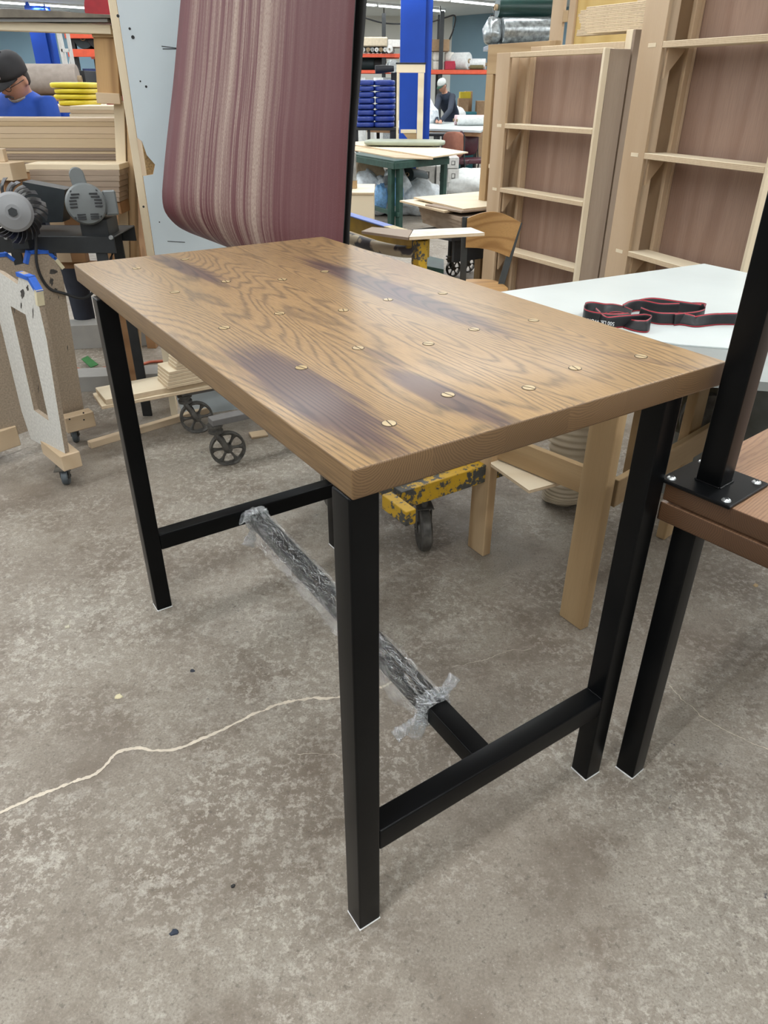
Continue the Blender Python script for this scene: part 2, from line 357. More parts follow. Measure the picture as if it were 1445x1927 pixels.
# ================================================================ MAIN TABLE
HT = 1.095; TT = .048
PA, PB, PC, PD = (at(662, 885, z=HT), at(133, 497, z=HT), at(609, 447, z=HT), at(1371, 681, z=HT))
TX = (PD-PA).normalized(); TY = (PB-PA).normalized(); TL = (PB-PA).length; TWd = (PD-PA).length
TX = (TX+V((TY.y, -TY.x, 0))).normalized(); TY = V((-TX.y, TX.x, 0))
def tloc(u, v):
    p = at(u, v, z=HT)-PA; return p.dot(TX), p.dot(TY)
def m_top(name, PW, stains, light=(.40, .245, .102), dark=(.092, .058, .028)):
    m, t, b = nt(name); tc = N(t, 'ShaderNodeTexCoord'); sp = N(t, 'ShaderNodeSeparateXYZ'); L(t, tc.outputs['Object'], sp.inputs[0])
    X, Y, Zc = sp.outputs
    pl = math_(t, 'FLOOR', math_(t, 'DIVIDE', X, PW)); wn = N(t, 'ShaderNodeTexWhiteNoise', noise_dimensions='1D'); L(t, math_(t, 'ADD', pl, 3.3), wn.inputs['W'])
    cb = N(t, 'ShaderNodeCombineXYZ'); L(t, X, cb.inputs[0]); L(t, math_(t, 'MULTIPLY', Y, .13), cb.inputs[1]); L(t, math_(t, 'MULTIPLY_ADD', wn.outputs[0], 19., Zc), cb.inputs[2])
    n = N(t, 'ShaderNodeTexNoise', i_Scale=4.6, i_Detail=1.6, i_Roughness=.35); L(t, cb.outputs[0], n.inputs['Vector'])
    cj = N(t, 'ShaderNodeCombineXYZ'); L(t, math_(t, 'MULTIPLY', X, 60.), cj.inputs[0]); L(t, math_(t, 'MULTIPLY', Y, 14.), cj.inputs[1]); L(t, math_(t, 'MULTIPLY', pl, 4.), cj.inputs[2])
    nj = N(t, 'ShaderNodeTexNoise', i_Scale=1., i_Detail=2.); L(t, cj.outputs[0], nj.inputs['Vector'])
    gg = math_(t, 'ADD', math_(t, 'MULTIPLY', n.outputs[0], 62*6.28), math_(t, 'MULTIPLY', nj.outputs[0], 3.2))
    g = math_(t, 'MULTIPLY_ADD', math_(t, 'SINE', gg), .5, .5); g = math_(t, 'POWER', g, 3.0)
    cp = N(t, 'ShaderNodeCombineXYZ'); L(t, math_(t, 'MULTIPLY', X, 620.), cp.inputs[0]); L(t, math_(t, 'MULTIPLY', Y, 22.), cp.inputs[1]); L(t, math_(t, 'MULTIPLY', Zc, 300.), cp.inputs[2])
    po = N(t, 'ShaderNodeTexNoise', i_Scale=1., i_Detail=3.); L(t, cp.outputs[0], po.inputs['Vector'])
    pf = ramp(t, po.outputs[0], [(.45, (0, 0, 0)), (.68, (1, 1, 1))])
    lt = mixc(t, wn.outputs[0], light, tuple(x*.80 for x in light))
    bg = N(t, 'ShaderNodeTexNoise', i_Scale=1.6, i_Detail=3.); L(t, cb.outputs[0], bg.inputs['Vector'])
    lt = mixc(t, math_(t, 'MULTIPLY', bg.outputs[0], .6), lt, tuple(x*.66 for x in light))
    c = mixc(t, math_(t, 'MULTIPLY', g, math_(t, 'MULTIPLY_ADD', pf, .48, .50)), lt, dark)
    c = mixc(t, math_(t, 'MULTIPLY', pf, .5), c, tuple(x*1.0 for x in dark))
    # heartwood stains: patches of dark wood elongated along the grain
    acc = None
    nd = N(t, 'ShaderNodeTexNoise', i_Scale=7., i_Detail=5.); L(t, cb.outputs[0], nd.inputs['Vector'])
    cs_ = N(t, 'ShaderNodeCombineXYZ'); L(t, math_(t, 'MULTIPLY', X, 55.), cs_.inputs[0]); L(t, math_(t, 'MULTIPLY', Y, 3.2), cs_.inputs[1]); ns_ = N(t, 'ShaderNodeTexNoise', i_Scale=1., i_Detail=5., i_Roughness=.65); L(t, cs_.outputs[0], ns_.inputs['Vector'])
    for (sx, sy, a, bb, tilt, k) in stains:
        dx = math_(t, 'SUBTRACT', X, sx); dy = math_(t, 'SUBTRACT', Y, sy); dx = math_(t, 'ADD', dx, math_(t, 'MULTIPLY', dy, tilt))
        r = math_(t, 'SQRT', math_(t, 'ADD', math_(t, 'POWER', math_(t, 'DIVIDE', dx, a), 2.), math_(t, 'POWER', math_(t, 'DIVIDE', dy, bb), 2.)))
        r = math_(t, 'ADD', r, math_(t, 'MULTIPLY', math_(t, 'SUBTRACT', nd.outputs[0], .5), .9)); r = math_(t, 'ADD', r, math_(t, 'MULTIPLY', math_(t, 'SUBTRACT', ns_.outputs[0], .5), 1.5)); r = math_(t, 'ADD', r, math_(t, 'MULTIPLY', math_(t, 'SUBTRACT', po.outputs[0], .5), .35))
        mr = N(t, 'ShaderNodeMapRange', interpolation_type='SMOOTHSTEP', n_1=1.22, n_2=.60, n_3=0., n_4=k); L(t, r, mr.inputs[0])
        acc = mr.outputs[0] if acc is None else math_(t, 'MAXIMUM', acc, mr.outputs[0])
    if acc is not None: c = mixc(t, acc, c, mixc(t, g, (.088, .048, .038), (.043, .023, .022)))
    jf = math_(t, 'ABSOLUTE', math_(t, 'SUBTRACT', math_(t, 'FRACT', math_(t, 'DIVIDE', X, PW)), .5)); jm = ramp(t, jf, [(.492, (0, 0, 0)), (.499, (.5, .5, .5))])
    c = mixc(t, jm, c, (.08, .045, .02))
    L(t, c, b.inputs['Base Color']); b.inputs['Roughness'].default_value = .40; b.inputs['Specular IOR Level'].default_value = .5; b.inputs['Coat Weight'].default_value = .12; b.inputs['Coat Roughness'].default_value = .2
    bump(t, b, po.outputs[0], .12, .0006); return m
def m_end(name, PW, light=(.205, .122, .057), dark=(.085, .049, .022), vertical=False):
    m, t, b = nt(name); tc = N(t, 'ShaderNodeTexCoord'); sp = N(t, 'ShaderNodeSeparateXYZ'); L(t, tc.outputs['Object'], sp.inputs[0])
    X, Y, Zc = sp.outputs; pl = math_(t, 'FLOOR', math_(t, 'DIVIDE', X, PW)); wn = N(t, 'ShaderNodeTexWhiteNoise', noise_dimensions='1D'); L(t, math_(t, 'ADD', pl, 5.3), wn.inputs['W'])
    cb = N(t, 'ShaderNodeCombineXYZ'); L(t, X, cb.inputs[0]); L(t, math_(t, 'MULTIPLY', pl, 7.3), cb.inputs[1]); L(t, math_(t, 'MULTIPLY', Zc, 1.7), cb.inputs[2])
    n = N(t, 'ShaderNodeTexNoise', i_Scale=14., i_Detail=2.); L(t, cb.outputs[0], n.inputs['Vector'])
    w2 = N(t, 'ShaderNodeTexWhiteNoise', noise_dimensions='1D'); L(t, math_(t, 'ADD', pl, 17.7), w2.inputs['W'])
    dx = math_(t, 'SUBTRACT', math_(t, 'FRACT', math_(t, 'DIVIDE', X, PW)), math_(t, 'MULTIPLY_ADD', wn.outputs[0], 1.6, -.3)); dx = math_(t, 'MULTIPLY', dx, PW)
    dz = math_(t, 'SUBTRACT', Zc, math_(t, 'MULTIPLY_ADD', w2.outputs[0], .30, -.17))
    rd = math_(t, 'SQRT', math_(t, 'ADD', math_(t, 'MULTIPLY', dx, dx), math_(t, 'MULTIPLY', dz, dz))); rd = math_(t, 'ADD', rd, math_(t, 'MULTIPLY', n.outputs[0], .022))
    g = math_(t, 'MULTIPLY_ADD', math_(t, 'SINE', math_(t, 'MULTIPLY', rd, 6.283/.0042)), .5, .5)
    f = N(t, 'ShaderNodeTexNoise', i_Scale=500., i_Detail=2.); L(t, tc.outputs['Object'], f.inputs['Vector'])
    c = mixc(t, math_(t, 'MULTIPLY', g, math_(t, 'MULTIPLY_ADD', f.outputs[0], .8, .2)), mixc(t, wn.outputs[0], light, tuple(x*.75 for x in light)), dark)
    L(t, c, b.inputs['Base Color']); b.inputs['Roughness'].default_value = .45; return m
def m_side(name, light=(.245, .150, .068), dark=(.135, .078, .034)):
    m, t, b = nt(name); tc = N(t, 'ShaderNodeTexCoord'); mp = N(t, 'ShaderNodeMapping'); mp.inputs['Scale'].default_value = (200, 9, 420); L(t, tc.outputs['Object'], mp.inputs[0])
    n = N(t, 'ShaderNodeTexNoise', i_Scale=1., i_Detail=4.); L(t, mp.outputs[0], n.inputs['Vector'])
    n2 = N(t, 'ShaderNodeTexNoise', i_Scale=2.5, i_Detail=4.); L(t, tc.outputs['Object'], n2.inputs['Vector'])
    c = mixc(t, ramp(t, n.outputs[0], [(.35, (0, 0, 0)), (.65, (1, 1, 1))]), light, dark); c = mixc(t, math_(t, 'MULTIPLY', n2.outputs[0], .5), c, tuple(x*.7 for x in light))
    L(t, c, b.inputs['Base Color']); b.inputs['Roughness'].default_value = .45; return m
def ctr(a, b): return ((a[0]+b[0])/2, (a[1]+b[1])/2)
stains = []
for (p, q, wd, k) in (((585, 492), (905, 612), .062, .95), ((285, 478), (420, 533), .050, .9), ((450, 655), (735, 845), .072, 1.0), ((715, 690), (965, 805), .046, .92),
                      ((1090, 655), (1345, 700), .02, .35), ((305, 655), (360, 672), .012, .5), ((690, 655), (760, 690), .02, .6)):
    a, b = tloc(*p), tloc(*q); c = ctr(a, b); dy = b[1]-a[1]; tilt = -(b[0]-a[0])/dy
    stains.append((c[0], c[1], wd*.86, abs(dy)*.56, tilt, k))
PWD = TWd/6
M_TOP = m_top('figured oak tabletop', PWD, stains); M_END = m_end('oak end grain', PWD); M_SIDE = m_side('oak side grain')
def tabletop(name, L_, W_, T_, M, mats, parent=None):
    """slab with x 0..W, y 0..L, z -T..0; slot 0 top, 1 ends (+-y), 2 sides (+-x)"""
    bm = bmesh.new(); bbox_bm(bm, (W_, L_, T_), (W_/2, L_/2, -T_/2), bev=.0035, seg=2)
    for f in bm.faces:
        f.normal_update(); n = f.normal
        f.material_index = 1 if abs(n.y) > .6 else 2 if abs(n.x) > .6 else 0
    return sharp(link(name, bm, mats, M, parent), 60)
T0 = V((PA.x, PA.y, 0))
tab = thing('bar_table', T0+TX*.41+TY*.7, 'tall figured oak bar table on a black steel frame in the middle of the shop', 'table')
MT = frame(TX, TY, Z1, V((PA.x, PA.y, HT)))
top = tabletop('tabletop', TL, TWd, TT, MT, [M_TOP, M_END, M_SIDE], tab)
M_PLUG = plain('brassy plug wood', (.40, .30, .15), .35, var=.15); M_PLUGD = plain('plug outline', (.05, .03, .015), .6)
rnd = random.Random(3)
for (u, v) in [(732, 797), (567, 692), (674, 655), (526, 590), (422, 617), (646, 584), (730, 564), (329, 550), (425, 530), (531, 526), (611, 511), (257, 505), (348, 488),
               (843, 743), (995, 730), (1082, 693), (1206, 671), (806, 647), (892, 620), (1004, 603), (833, 552)]:
    p = at(u, v, z=HT); Mp = frame(TX, TY, Z1, V((p.x, p.y, HT))) @ Matrix.Rotation(rnd.uniform(-.5, .9), 4, 'Z')
    bm = bmesh.new()
    tube_bm(bm, [V((0, 0, -.004)), V((0, 0, .0004))], .0125, 24, mi=1); tube_bm(bm, [V((0, 0, -.003)), V((0, 0, .0009))], .0108, 24, mi=0)
    bbox_bm(bm, (.0018, .0216, .0005), (0, 0, .0010), mi=1)
    link('screw_plug', bm, [M_PLUG, M_PLUGD], Mp, top)
LS = .0508
def legbox(name, base, zt, parent, z0=.003, x=TX):
    y = V((-x.y, x.x, 0)); c = base+x*(LS/2)+y*(LS/2); c.z = (z0+zt)/2
    o = box(name, c, (LS, LS, zt-z0), M_BLACK, parent, x, bev=.004, seg=3); sharp(o, 60); return o
X0, Y0, X1, Y1 = .0035, .004, .694, 1.281
FA = at(677.4, 1752, z=0); FD = at(1101.5, 1470, z=0); FB = at(297, 1151, z=0)
def footpos(p): q = p-V((PA.x, PA.y, 0)); return q.dot(TX), q.dot(TY)
legs = []
for (x, y) in ((footpos(FA)), (footpos(FD)), (footpos(FB)), (footpos(FD)[0], footpos(FB)[1])):
    b = V((PA.x, PA.y, 0))+TX*x+TY*y; lg = legbox('leg', b, HT-TT, tab); legs.append((x, y))
    c = b+TX*(LS/2)+TY*(LS/2); c.z = .0015; box('foot_pad', c, (LS+.001, LS+.001, .003), M_PAD, lg, TX, bev=.0005)
ZT, ZB = .2876, .2316
def tp(x, y, z): p = V((PA.x, PA.y, 0))+TX*x+TY*y; p.z = z; return p
for i, j in ((0, 1), (2, 3)):
    (xa, ya), (xb, yb) = legs[i], legs[j]
    o = beam('stretcher', tp(xa+LS, ya+LS/2, (ZT+ZB)/2), tp(xb, yb+LS/2, (ZT+ZB)/2), LS-.001, ZT-ZB, M_BLACK, tab, bev=.004, seg=3); sharp(o, 60)
# centre bar between the two end frames
m1 = at(903, 1405, z=ZT)-V((PA.x, PA.y, 0)); cxb = m1.dot(TX); m2 = at(487, 966, z=ZT)-V((PA.x, PA.y, 0)); cxf = m2.dot(TX)
cx_ = (legs[0][0]+legs[1][0]+LS)/2
cA = tp(cxb, legs[0][1]+LS, (ZT+ZB)/2-.002); cB = tp(cxf, legs[2][1], (ZT+ZB)/2-.002)
sharp(beam('centre_bar', cA, cB, LS, .05, M_BLACK, tab, bev=.004, seg=3), 60)
for i, j in ((0, 1),):                       # weld bead at the stretcher ends
    for (x, y, s) in ((legs[0][0]+LS, legs[0][1], 1), (legs[1][0], legs[1][1], -1)):
        beam('weld_bead', tp(x+s*.0015, y+.003, ZT), tp(x+s*.0015, y+LS-.003, ZT), .004, .003, M_BLACK, tab, bev=.001)
# ---- clear film around the centre bar
def m_film(t0=.10, t1=.50, dfw=.16):
    m, t, b = nt('clear wrapping film'); out = t.nodes['Material Output']; tc = N(t, 'ShaderNodeTexCoord')
    mp = N(t, 'ShaderNodeMapping'); mp.inputs['Scale'].default_value = (22, 95, 95); L(t, tc.outputs['Object'], mp.inputs[0])
    n = N(t, 'ShaderNodeTexNoise', i_Scale=1., i_Detail=4., i_Roughness=.6, i_Distortion=1.2); L(t, mp.outputs[0], n.inputs['Vector'])
    bp = N(t, 'ShaderNodeBump'); bp.inputs['Strength'].default_value = 1.; bp.inputs['Distance'].default_value = .012; L(t, n.outputs[0], bp.inputs['Height'])
    gl = N(t, 'ShaderNodeBsdfGlossy'); gl.inputs['Roughness'].default_value = .05; gl.inputs['Color'].default_value = (1, 1, 1, 1); L(t, bp.outputs[0], gl.inputs['Normal'])
    tr = N(t, 'ShaderNodeBsdfTransparent'); df = N(t, 'ShaderNodeBsdfDiffuse'); df.inputs['Color'].default_value = (.62, .68, .72, 1); L(t, bp.outputs[0], df.inputs['Normal'])
    rr = ramp(t, n.outputs[0], [(.45, (0, 0, 0)), (.66, (1, 1, 1))])
    m1_ = N(t, 'ShaderNodeMixShader'); m1_.inputs[0].default_value = dfw; L(t, gl.outputs[0], m1_.inputs[1]); L(t, df.outputs[0], m1_.inputs[2])
    m2_ = N(t, 'ShaderNodeMixShader'); L(t, math_(t, 'MULTIPLY_ADD', rr, t1-t0, t0), m2_.inputs[0]); L(t, tr.outputs[0], m2_.inputs[1]); L(t, m1_.outputs[0], m2_.inputs[2])
    L(t, m2_.outputs[0], out.inputs['Surface']); return m
M_FILM = m_film()
bd = (cB-cA).normalized(); bl = (cB-cA).length; MF = frame(bd, Z1.cross(bd), Z1, cA)
bm = bmesh.new(); rings = []; s0, s1 = .16, bl-.005; NS = 120; SG = 40
for i in range(NS+1):
    s = s0+(s1-s0)*i/NS; e = min(i, NS-i)/NS; ring = []
    pinch = min(1, .45+e*14)
    for k in range(SG):
        a = 2*math.pi*k/SG; q = V((math.cos(a), math.sin(a)))
        sq = .028/max(abs(q.x), abs(q.y))*.96+.004; sag = (.010 if q.y < -.2 else 0)*min(1, e*8)
        w_ = noise.noise(V((s*9, a*1.6, 0)))*.012+noise.noise(V((s*30, a*4, 3)))*.006
        r = max(sq, .0275/max(abs(q.x), abs(q.y))+.002)*(1 if e > .01 else 1.02)+max(0, w_)*(1 if e > .01 else .3)+sag
        if q.x > .2: r += .010*min(1, e*6)*(1+noise.noise(V((s*5, 9, 0))))
        ring.append(bm.verts.new((s, q.x*r, q.y*r)))
    rings.append(ring)
loft(bm, rings, False)
wrap = thing('plastic_wrap', cA+bd*.16-Z1*.04, 'crinkled clear plastic film wrapped round the low centre bar of the bar table', 'plastic wrap')
link('film', bm, M_FILM, MF, wrap, True)
M_FILMW = m_film(.32, .75, .5)
def bunch(center, tails, seed):
    bm = bmesh.new(); rr = random.Random(seed)
    # crumpled collar round the bar
    rings = []
    for i in range(15):
        s = -.02+.04*i/14; ring = []
        for k in range(48):
            a = 2*math.pi*k/48; q = (math.cos(a), math.sin(a)); r = .030/max(abs(q[0]), abs(q[1]))**.8+.004+.010*abs(noise.noise(V((s*60+seed, q[0]*5, q[1]*5))))+.004*math.sin(a*9+i)
            ring.append(bm.verts.new((center+s, q[0]*r, q[1]*r)))
        rings.append(ring)
    loft(bm, rings, False)
    for (dy, dz, ln, dx) in tails:
        rings = []; d = V((dx, dy, dz)).normalized()
        for i in range(13):
            f = i/12; c = V((center, 0, 0))+V((0, dy, dz)).normalized()*.030+d*ln*f; wv = .008+.018*f
            ring = []
            for k in range(14):
                a = 2*math.pi*k/14; side = d.cross(V((1, 0, .2))).normalized(); oth = d.cross(side)
                n_ = noise.noise(V((f*5+seed, a, dy*9)))*.012
                ring.append(bm.verts.new(c+side*math.cos(a)*(wv+n_)+oth*math.sin(a)*(.006+.004*f+abs(n_))))
            rings.append(ring)
        loft(bm, rings, False)
    return link('knotted_end', bm, M_FILMW, MF, wrap, False)
bunch(.185, [(-.9, .75, .06, .1), (.85, -.4, .085, .05), (.6, -.9, .06, .0)], 1)
bunch(bl-.03, [(.75, .3, .03, .0), (.5, -.8, .07, -.3)], 2)
# ================================================================ SECOND TABLE (right)
tz = .855
SC = at(1253, 905, z=tz); SR = at(1445, 984, z=tz)
sx = (SR-SC).normalized(); sy = V((-sx.y, sx.x, 0))      # sx: along the end face towards the camera side, sy: away to the right
L2 = at(1158, 1443, z=0); Q2 = at(1189, 1467, z=0)
M_TOP2 = m_top('red oak tabletop', .14, [], (.40, .235, .135), (.17, .09, .055)); M_END2 = m_end('red oak end grain', .14, (.125, .063, .030), (.055, .026, .013)); M_SIDE2 = m_side('red oak side grain', (.2, .105, .05), (.1, .05, .022))
def top2(name, zt, parent, dx=0, dy=0):
    M = frame(sx, sy, Z1, SC+sx*dx+sy*dy+Z1*(zt-SC.z)); return tabletop(name, 1.3, .80, .042, M, [M_TOP2, M_END2, M_SIDE2], parent)
t2 = thing('bar_table', SC+sx*.4+sy*.5-Z1*tz, 'red brown oak table with black square legs at the right edge of the photo', 'table')
zl = tz-.042-.007
top2('tabletop', zl, t2, -.004, .002)
q = Q2-SC; q.z = 0; lx, ly = q.dot(sx), q.dot(sy)
def leg2(x, y, z0, z1, par, nm='leg'):
    c = V((SC.x, SC.y, 0))+sx*x+sy*y; c.z = (z0+z1)/2
    return sharp(box(nm, c, (LS, LS, z1-z0), M_BLACK, par, sx, bev=.004, seg=3), 60)
p2 = L2-SC
for (x, y) in ((lx-LS/2, max(ly+LS/2, LS/2+.004)), (lx+.62, max(ly+LS/2, LS/2+.004)), (lx-LS/2, 1.2), (lx+.62, 1.2)):
    g_ = leg2(x, y, .003, zl-.042, t2); c = V((SC.x, SC.y, .0015))+sx*x+sy*y; box('foot_pad', c, (LS+.001, LS+.001, .003), M_PAD, g_, sx, bev=.0005)
sp_ = box('felt_spacer', SC+sx*.02+sy*.03+Z1*(-.042-.0035), (.03, .03, .007), M_PAD, t2, sx, bev=.001)
t3 = thing('upturned_table', SC+sx*.4+sy*.5+Z1*(-.042), 'upturned oak tabletop with a black steel post, lying on the red brown table', 'tabletop')
top2('tabletop', tz, t3)
pb = at(1353, 920, z=tz+.008)-SC; px_, py_ = pb.dot(sx), pb.dot(sy)
plate_c = lambda z: SC+sx*(px_-LS/2)+sy*(py_+LS/2)+Z1*(z-tz)
box('base_plate', plate_c(tz+.004), (.15, .15, .008), M_BLACK, t3, sx, bev=.002)
pc = plate_c(0); o = box('post', V((pc.x, pc.y, tz+.008+.36)), (LS, LS, .72), M_BLACK, t3, sx, bev=.004, seg=3); sharp(o, 60)
bm = bmesh.new()
for s in (-1, 1):
    bbox_bm(bm, (LS, .004, .004), (0, s*(LS/2+.001), 0), bev=.0012); bbox_bm(bm, (.004, LS, .004), (s*(LS/2+.001), 0, 0), bev=.0012)
link('weld_bead', bm, M_BLACK, frame(sx, sy, Z1, V((pc.x, pc.y, tz+.009))), t3)
for a in (-1, 1):
    for b in (-1, 1):
        Ms = frame(sx, sy, Z1, V((pc.x, pc.y, tz+.008))+sx*a*.058+sy*b*.058)
        s_ = lathe('screw', [(0, .0045), (.004, .0042), (.0075, .0025), (.009, 0), (.009, -.003), (0, -.003)], Ms, M_GALV, t3, 20)
        bm = bmesh.new(); bbox_bm(bm, (.009, .0016, .0016), (0, 0, .0045)); bbox_bm(bm, (.0016, .009, .0016), (0, 0, .0045)); link('cross_slot', bm, M_DARK, Ms, s_)
# ================================================================ WHITE WORKTABLE with timber legs
zw = .86
wt = thing('worktable', V((1.15, 2.5, 0)), 'white topped worktable on rough timber legs beside the bar table', 'table')
wpts = [at(1325, 496, z=zw), at(1405, 513, z=zw)]
dr = (wpts[1]-wpts[0]).normalized(); wpts[1] = wpts[0]+dr*.75
far = wpts[0]; lft = at(950, 548, z=zw); ed = (lft-far).normalized()
n1 = at(1281, 648, z=zw); n2 = at(1372, 655, z=zw); nd_ = (n2-n1).normalized()
poly = [far, far+dr*.78, n1+nd_*.62, n1, at(1180, 634, z=zw), at(1000, 600, z=zw), lft+ed*.14]
prism('white_sheet', poly, zw-.004, zw, M_WHITET, wt)
g1 = at(1262, 668, z=zw-.006); gp = [far+ed*.01+dr*.02, far+dr*.77+ed*.01, n1+nd_*.66+V((0, -.25, 0)), g1+V((.02, -.20, 0)), g1+V((-.14, -.06, 0)), at(1000, 606, z=zw), lft+ed*.12]
prism('bench_top', gp, zw-.03, zw-.0045, M_GREY, wt)
EW = E1
def post(name, px, w_, th, ztop, par, along=A1, mat=M_OLDPINE, z0=0., cut=True):
    """timber post whose near bottom corner is at pixel px"""
    p = at(*px, z=z0); c = p+along*(w_/2)+E1*(th/2); return box(name, V((c.x, c.y, (z0+ztop)/2)), (ztop-z0, w_, th), mat, par, Z1, E1, bev=.003)
post('leg', (1092, 1187), .098, .038, zw-.03, wt)
post('leg', (908, 1048), .092, .038, zw-.03, wt, mat=M_PINE)
BL = at(1092, 1187, z=0); ALc = at(908, 1048, z=0)
# rails round the legs
rc = at(1163, 940, z=.44); rz0, rz1 = .405, .50
RC = at(1165, 905, z=rz1); e_out = RC
r_left = at(985, 835, z=rz1); ra = (r_left-RC).normalized(); rb = V((ra.y, -ra.x, 0))
if rb.x < 0: rb = -rb
beam('rail', V((RC.x, RC.y, (rz0+rz1)/2)), V((RC.x, RC.y, (rz0+rz1)/2))+ra*.72, .022, rz1-rz0, M_OLDPINE, wt, off=(-.011, 0))
beam('rail', V((RC.x, RC.y, (rz0+rz1)/2))+rb*.0, V((RC.x, RC.y, (rz0+rz1)/2))+rb*1.1, .022, rz1-rz0, M_OLDPINE, wt, off=(.011, 0))
bm = bmesh.new()
for (u, v) in ((1103, 903), (1136, 909), (1129, 937)):
    p = at(u, v, z=.45); 
MR = frame(ra, Z1.cross(ra), Z1, V((RC.x, RC.y, 0)))
for (a, zz) in ((.03, .485), (.03, .42), (.075, .475)):
    for k in (0,): 
        m_ = MR @ Matrix.Translation((a, 0, zz)) @ Matrix.Rotation(math.pi/2, 4, 'X')
        lathe('nail_head', [(0, .0012), (.004, .0012), (.004, -.001), (0, -.001)], m_, M_DARK, wt, 12)
for u_, uu, yy in ((1200, 830, 2.75), (1303, 790, 2.45)):
    p = at(u_, uu, y=yy); box('leg', V((p.x, p.y, (zw-.03)/2)), (zw-.03, .09, .038), M_OLDPINE, wt, Z1, ra, bev=.003)
# strap lying on the white sheet
def m_strap():
    m, t, b = nt('black webbing with red edges'); tc = N(t, 'ShaderNodeTexCoord'); sp = N(t, 'ShaderNodeSeparateXYZ'); L(t, tc.outputs['UV'], sp.inputs[0])
    e = math_(t, 'ABSOLUTE', math_(t, 'SUBTRACT', sp.outputs[1], .5)); f = ramp(t, e, [(.395, (.005, .0055, .007)), (.41, (.42, .02, .035)), (.47, (.42, .02, .035)), (.48, (.005, .0055, .007))])
    wv = N(t, 'ShaderNodeTexNoise', i_Scale=180.); L(t, tc.outputs['Object'], wv.inputs['Vector'])
    L(t, f, b.inputs['Base Color']); b.inputs['Roughness'].default_value = .5; bump(t, b, wv.outputs[0], .4, .001); return m
M_STRAP = m_strap()
def ribbon_bm(bm, pts, n=10):
    """pts: (u, v, lean, z): bottom edge on the table at pixel (u,v); width .046 leaning towards the viewer by lean (0 upright .. 1 flat)"""
    P = smoothpath([at(u, v, z=zw+.001+dz) for (u, v, ln, dz) in pts], n); ls = [pts[min(i//n, len(pts)-1)][2]*(1-(i % n)/n)+pts[min(i//n+1, len(pts)-1)][2]*((i % n)/n) for i in range(len(P))]
    uv = bm.loops.layers.uv.verify(); prev = None; W_ = .040
    for i, p in enumerate(P):
        d = (P[min(i+1, len(P)-1)]-P[max(i-1, 0)]).normalized(); s = V((-d.y, d.x, 0))
        if s.length < .01: s = V((0, 1, 0))
        s.normalize()
        if s.y < 0: s = -s
        a = ls[i]*math.pi/2; wd = (Z1*math.cos(a)+s*math.sin(a)); row = [bm.verts.new(p+wd*W_*k/4+d.cross(Z1)*.0) for k in range(5)]
        if prev:
            for k in range(4):
                f = bm.faces.new((prev[0][k], row[k], row[k+1], prev[0][k+1])); f.smooth = True
                for lp in f.loops: lp[uv].uv = (i/len(P), (k if lp.vert in (prev[0][k], row[k]) else k+1)/4)
        prev = (row,)
stp = thing('webbing_strap', at(1200, 606, z=zw), 'black webbing strap with red edges lying in loops on the white worktable', 'strap')
bm = bmesh.new()
for path in ([(1420, 612, .15, 0), (1385, 612, .1, 0), (1350, 612, .0, 0), (1310, 616, .5, .0), (1280, 612, .2, 0), (1240, 611, .1, 0), (1218, 606, .0, 0), (1200, 600, .1, 0)],
             [(1268, 613, .1, .0), (1305, 608, .0, 0), (1322, 602, 0, 0), (1318, 592, .1, .0), (1280, 592, .1, 0), (1240, 592, 0, 0), (1205, 586, .1, 0), (1188, 588, .2, 0), (1178, 594, .3, 0)],
             [(1315, 594, .0, .004), (1270, 588, .1, .006), (1225, 582, .2, .004), (1200, 584, .6, .0), (1180, 590, .9, .004), (1150, 598, .9, .006)],
             [(1187, 592, .9, .012), (1160, 588, .7, .014), (1135, 592, .4, .004), (1110, 590, .2, .0), (1098, 594, .0, 0), (1099, 604, .0, 0), (1125, 611, .1, .0), (1160, 613, .2, .0), (1190, 608, .5, 0), (1200, 603, .8, .004)],
             [(1112, 600, .2, .0), (1135, 618, .1, .0), (1165, 617, .1, .0), (1195, 614, .0, .0), (1212, 613, 0, 0), (1222, 617, 0, 0), (1217, 626, 0.2, 0), (1195, 624, .4, 0), (1172, 617, .6, 0)]):
    ribbon_bm(bm, path)
so = link('webbing', bm, M_STRAP, Matrix(), stp); md = so.modifiers.new('s', 'SOLIDIFY'); md.thickness = .0018; md.offset = 0
cu = bpy.data.curves.new('strap_text', 'FONT'); cu.body = '500 LB. WORKING'; cu.size = .021; cu.extrude = .0003; cu.align_x = 'LEFT'
tp0 = at(1155, 597, z=zw+.036); tp1 = at(1118, 592, z=zw+.030)
_tmp = bpy.data.objects.new('t', cu); COL.objects.link(_tmp); bpy.context.view_layer.update(); _me = bpy.data.meshes.new_from_object(_tmp); bpy.data.objects.remove(_tmp)
to = bpy.data.objects.new('printed_text', _me); COL.objects.link(to); _me.materials.clear(); _me.materials.append(plain('white print', (.8, .8, .8), .6))
xd = (tp1-tp0).normalized(); yd = -Z1; zd = xd.cross(yd); 
p0_ = at(1156, 606, z=zw+.034); 
setp(to, frame(xd, -(Z1-xd*xd.z).normalized(), xd.cross(-(Z1-xd*xd.z).normalized()), p0_-V((0, .004, 0))), stp); to.scale = (.8, .8, .8)
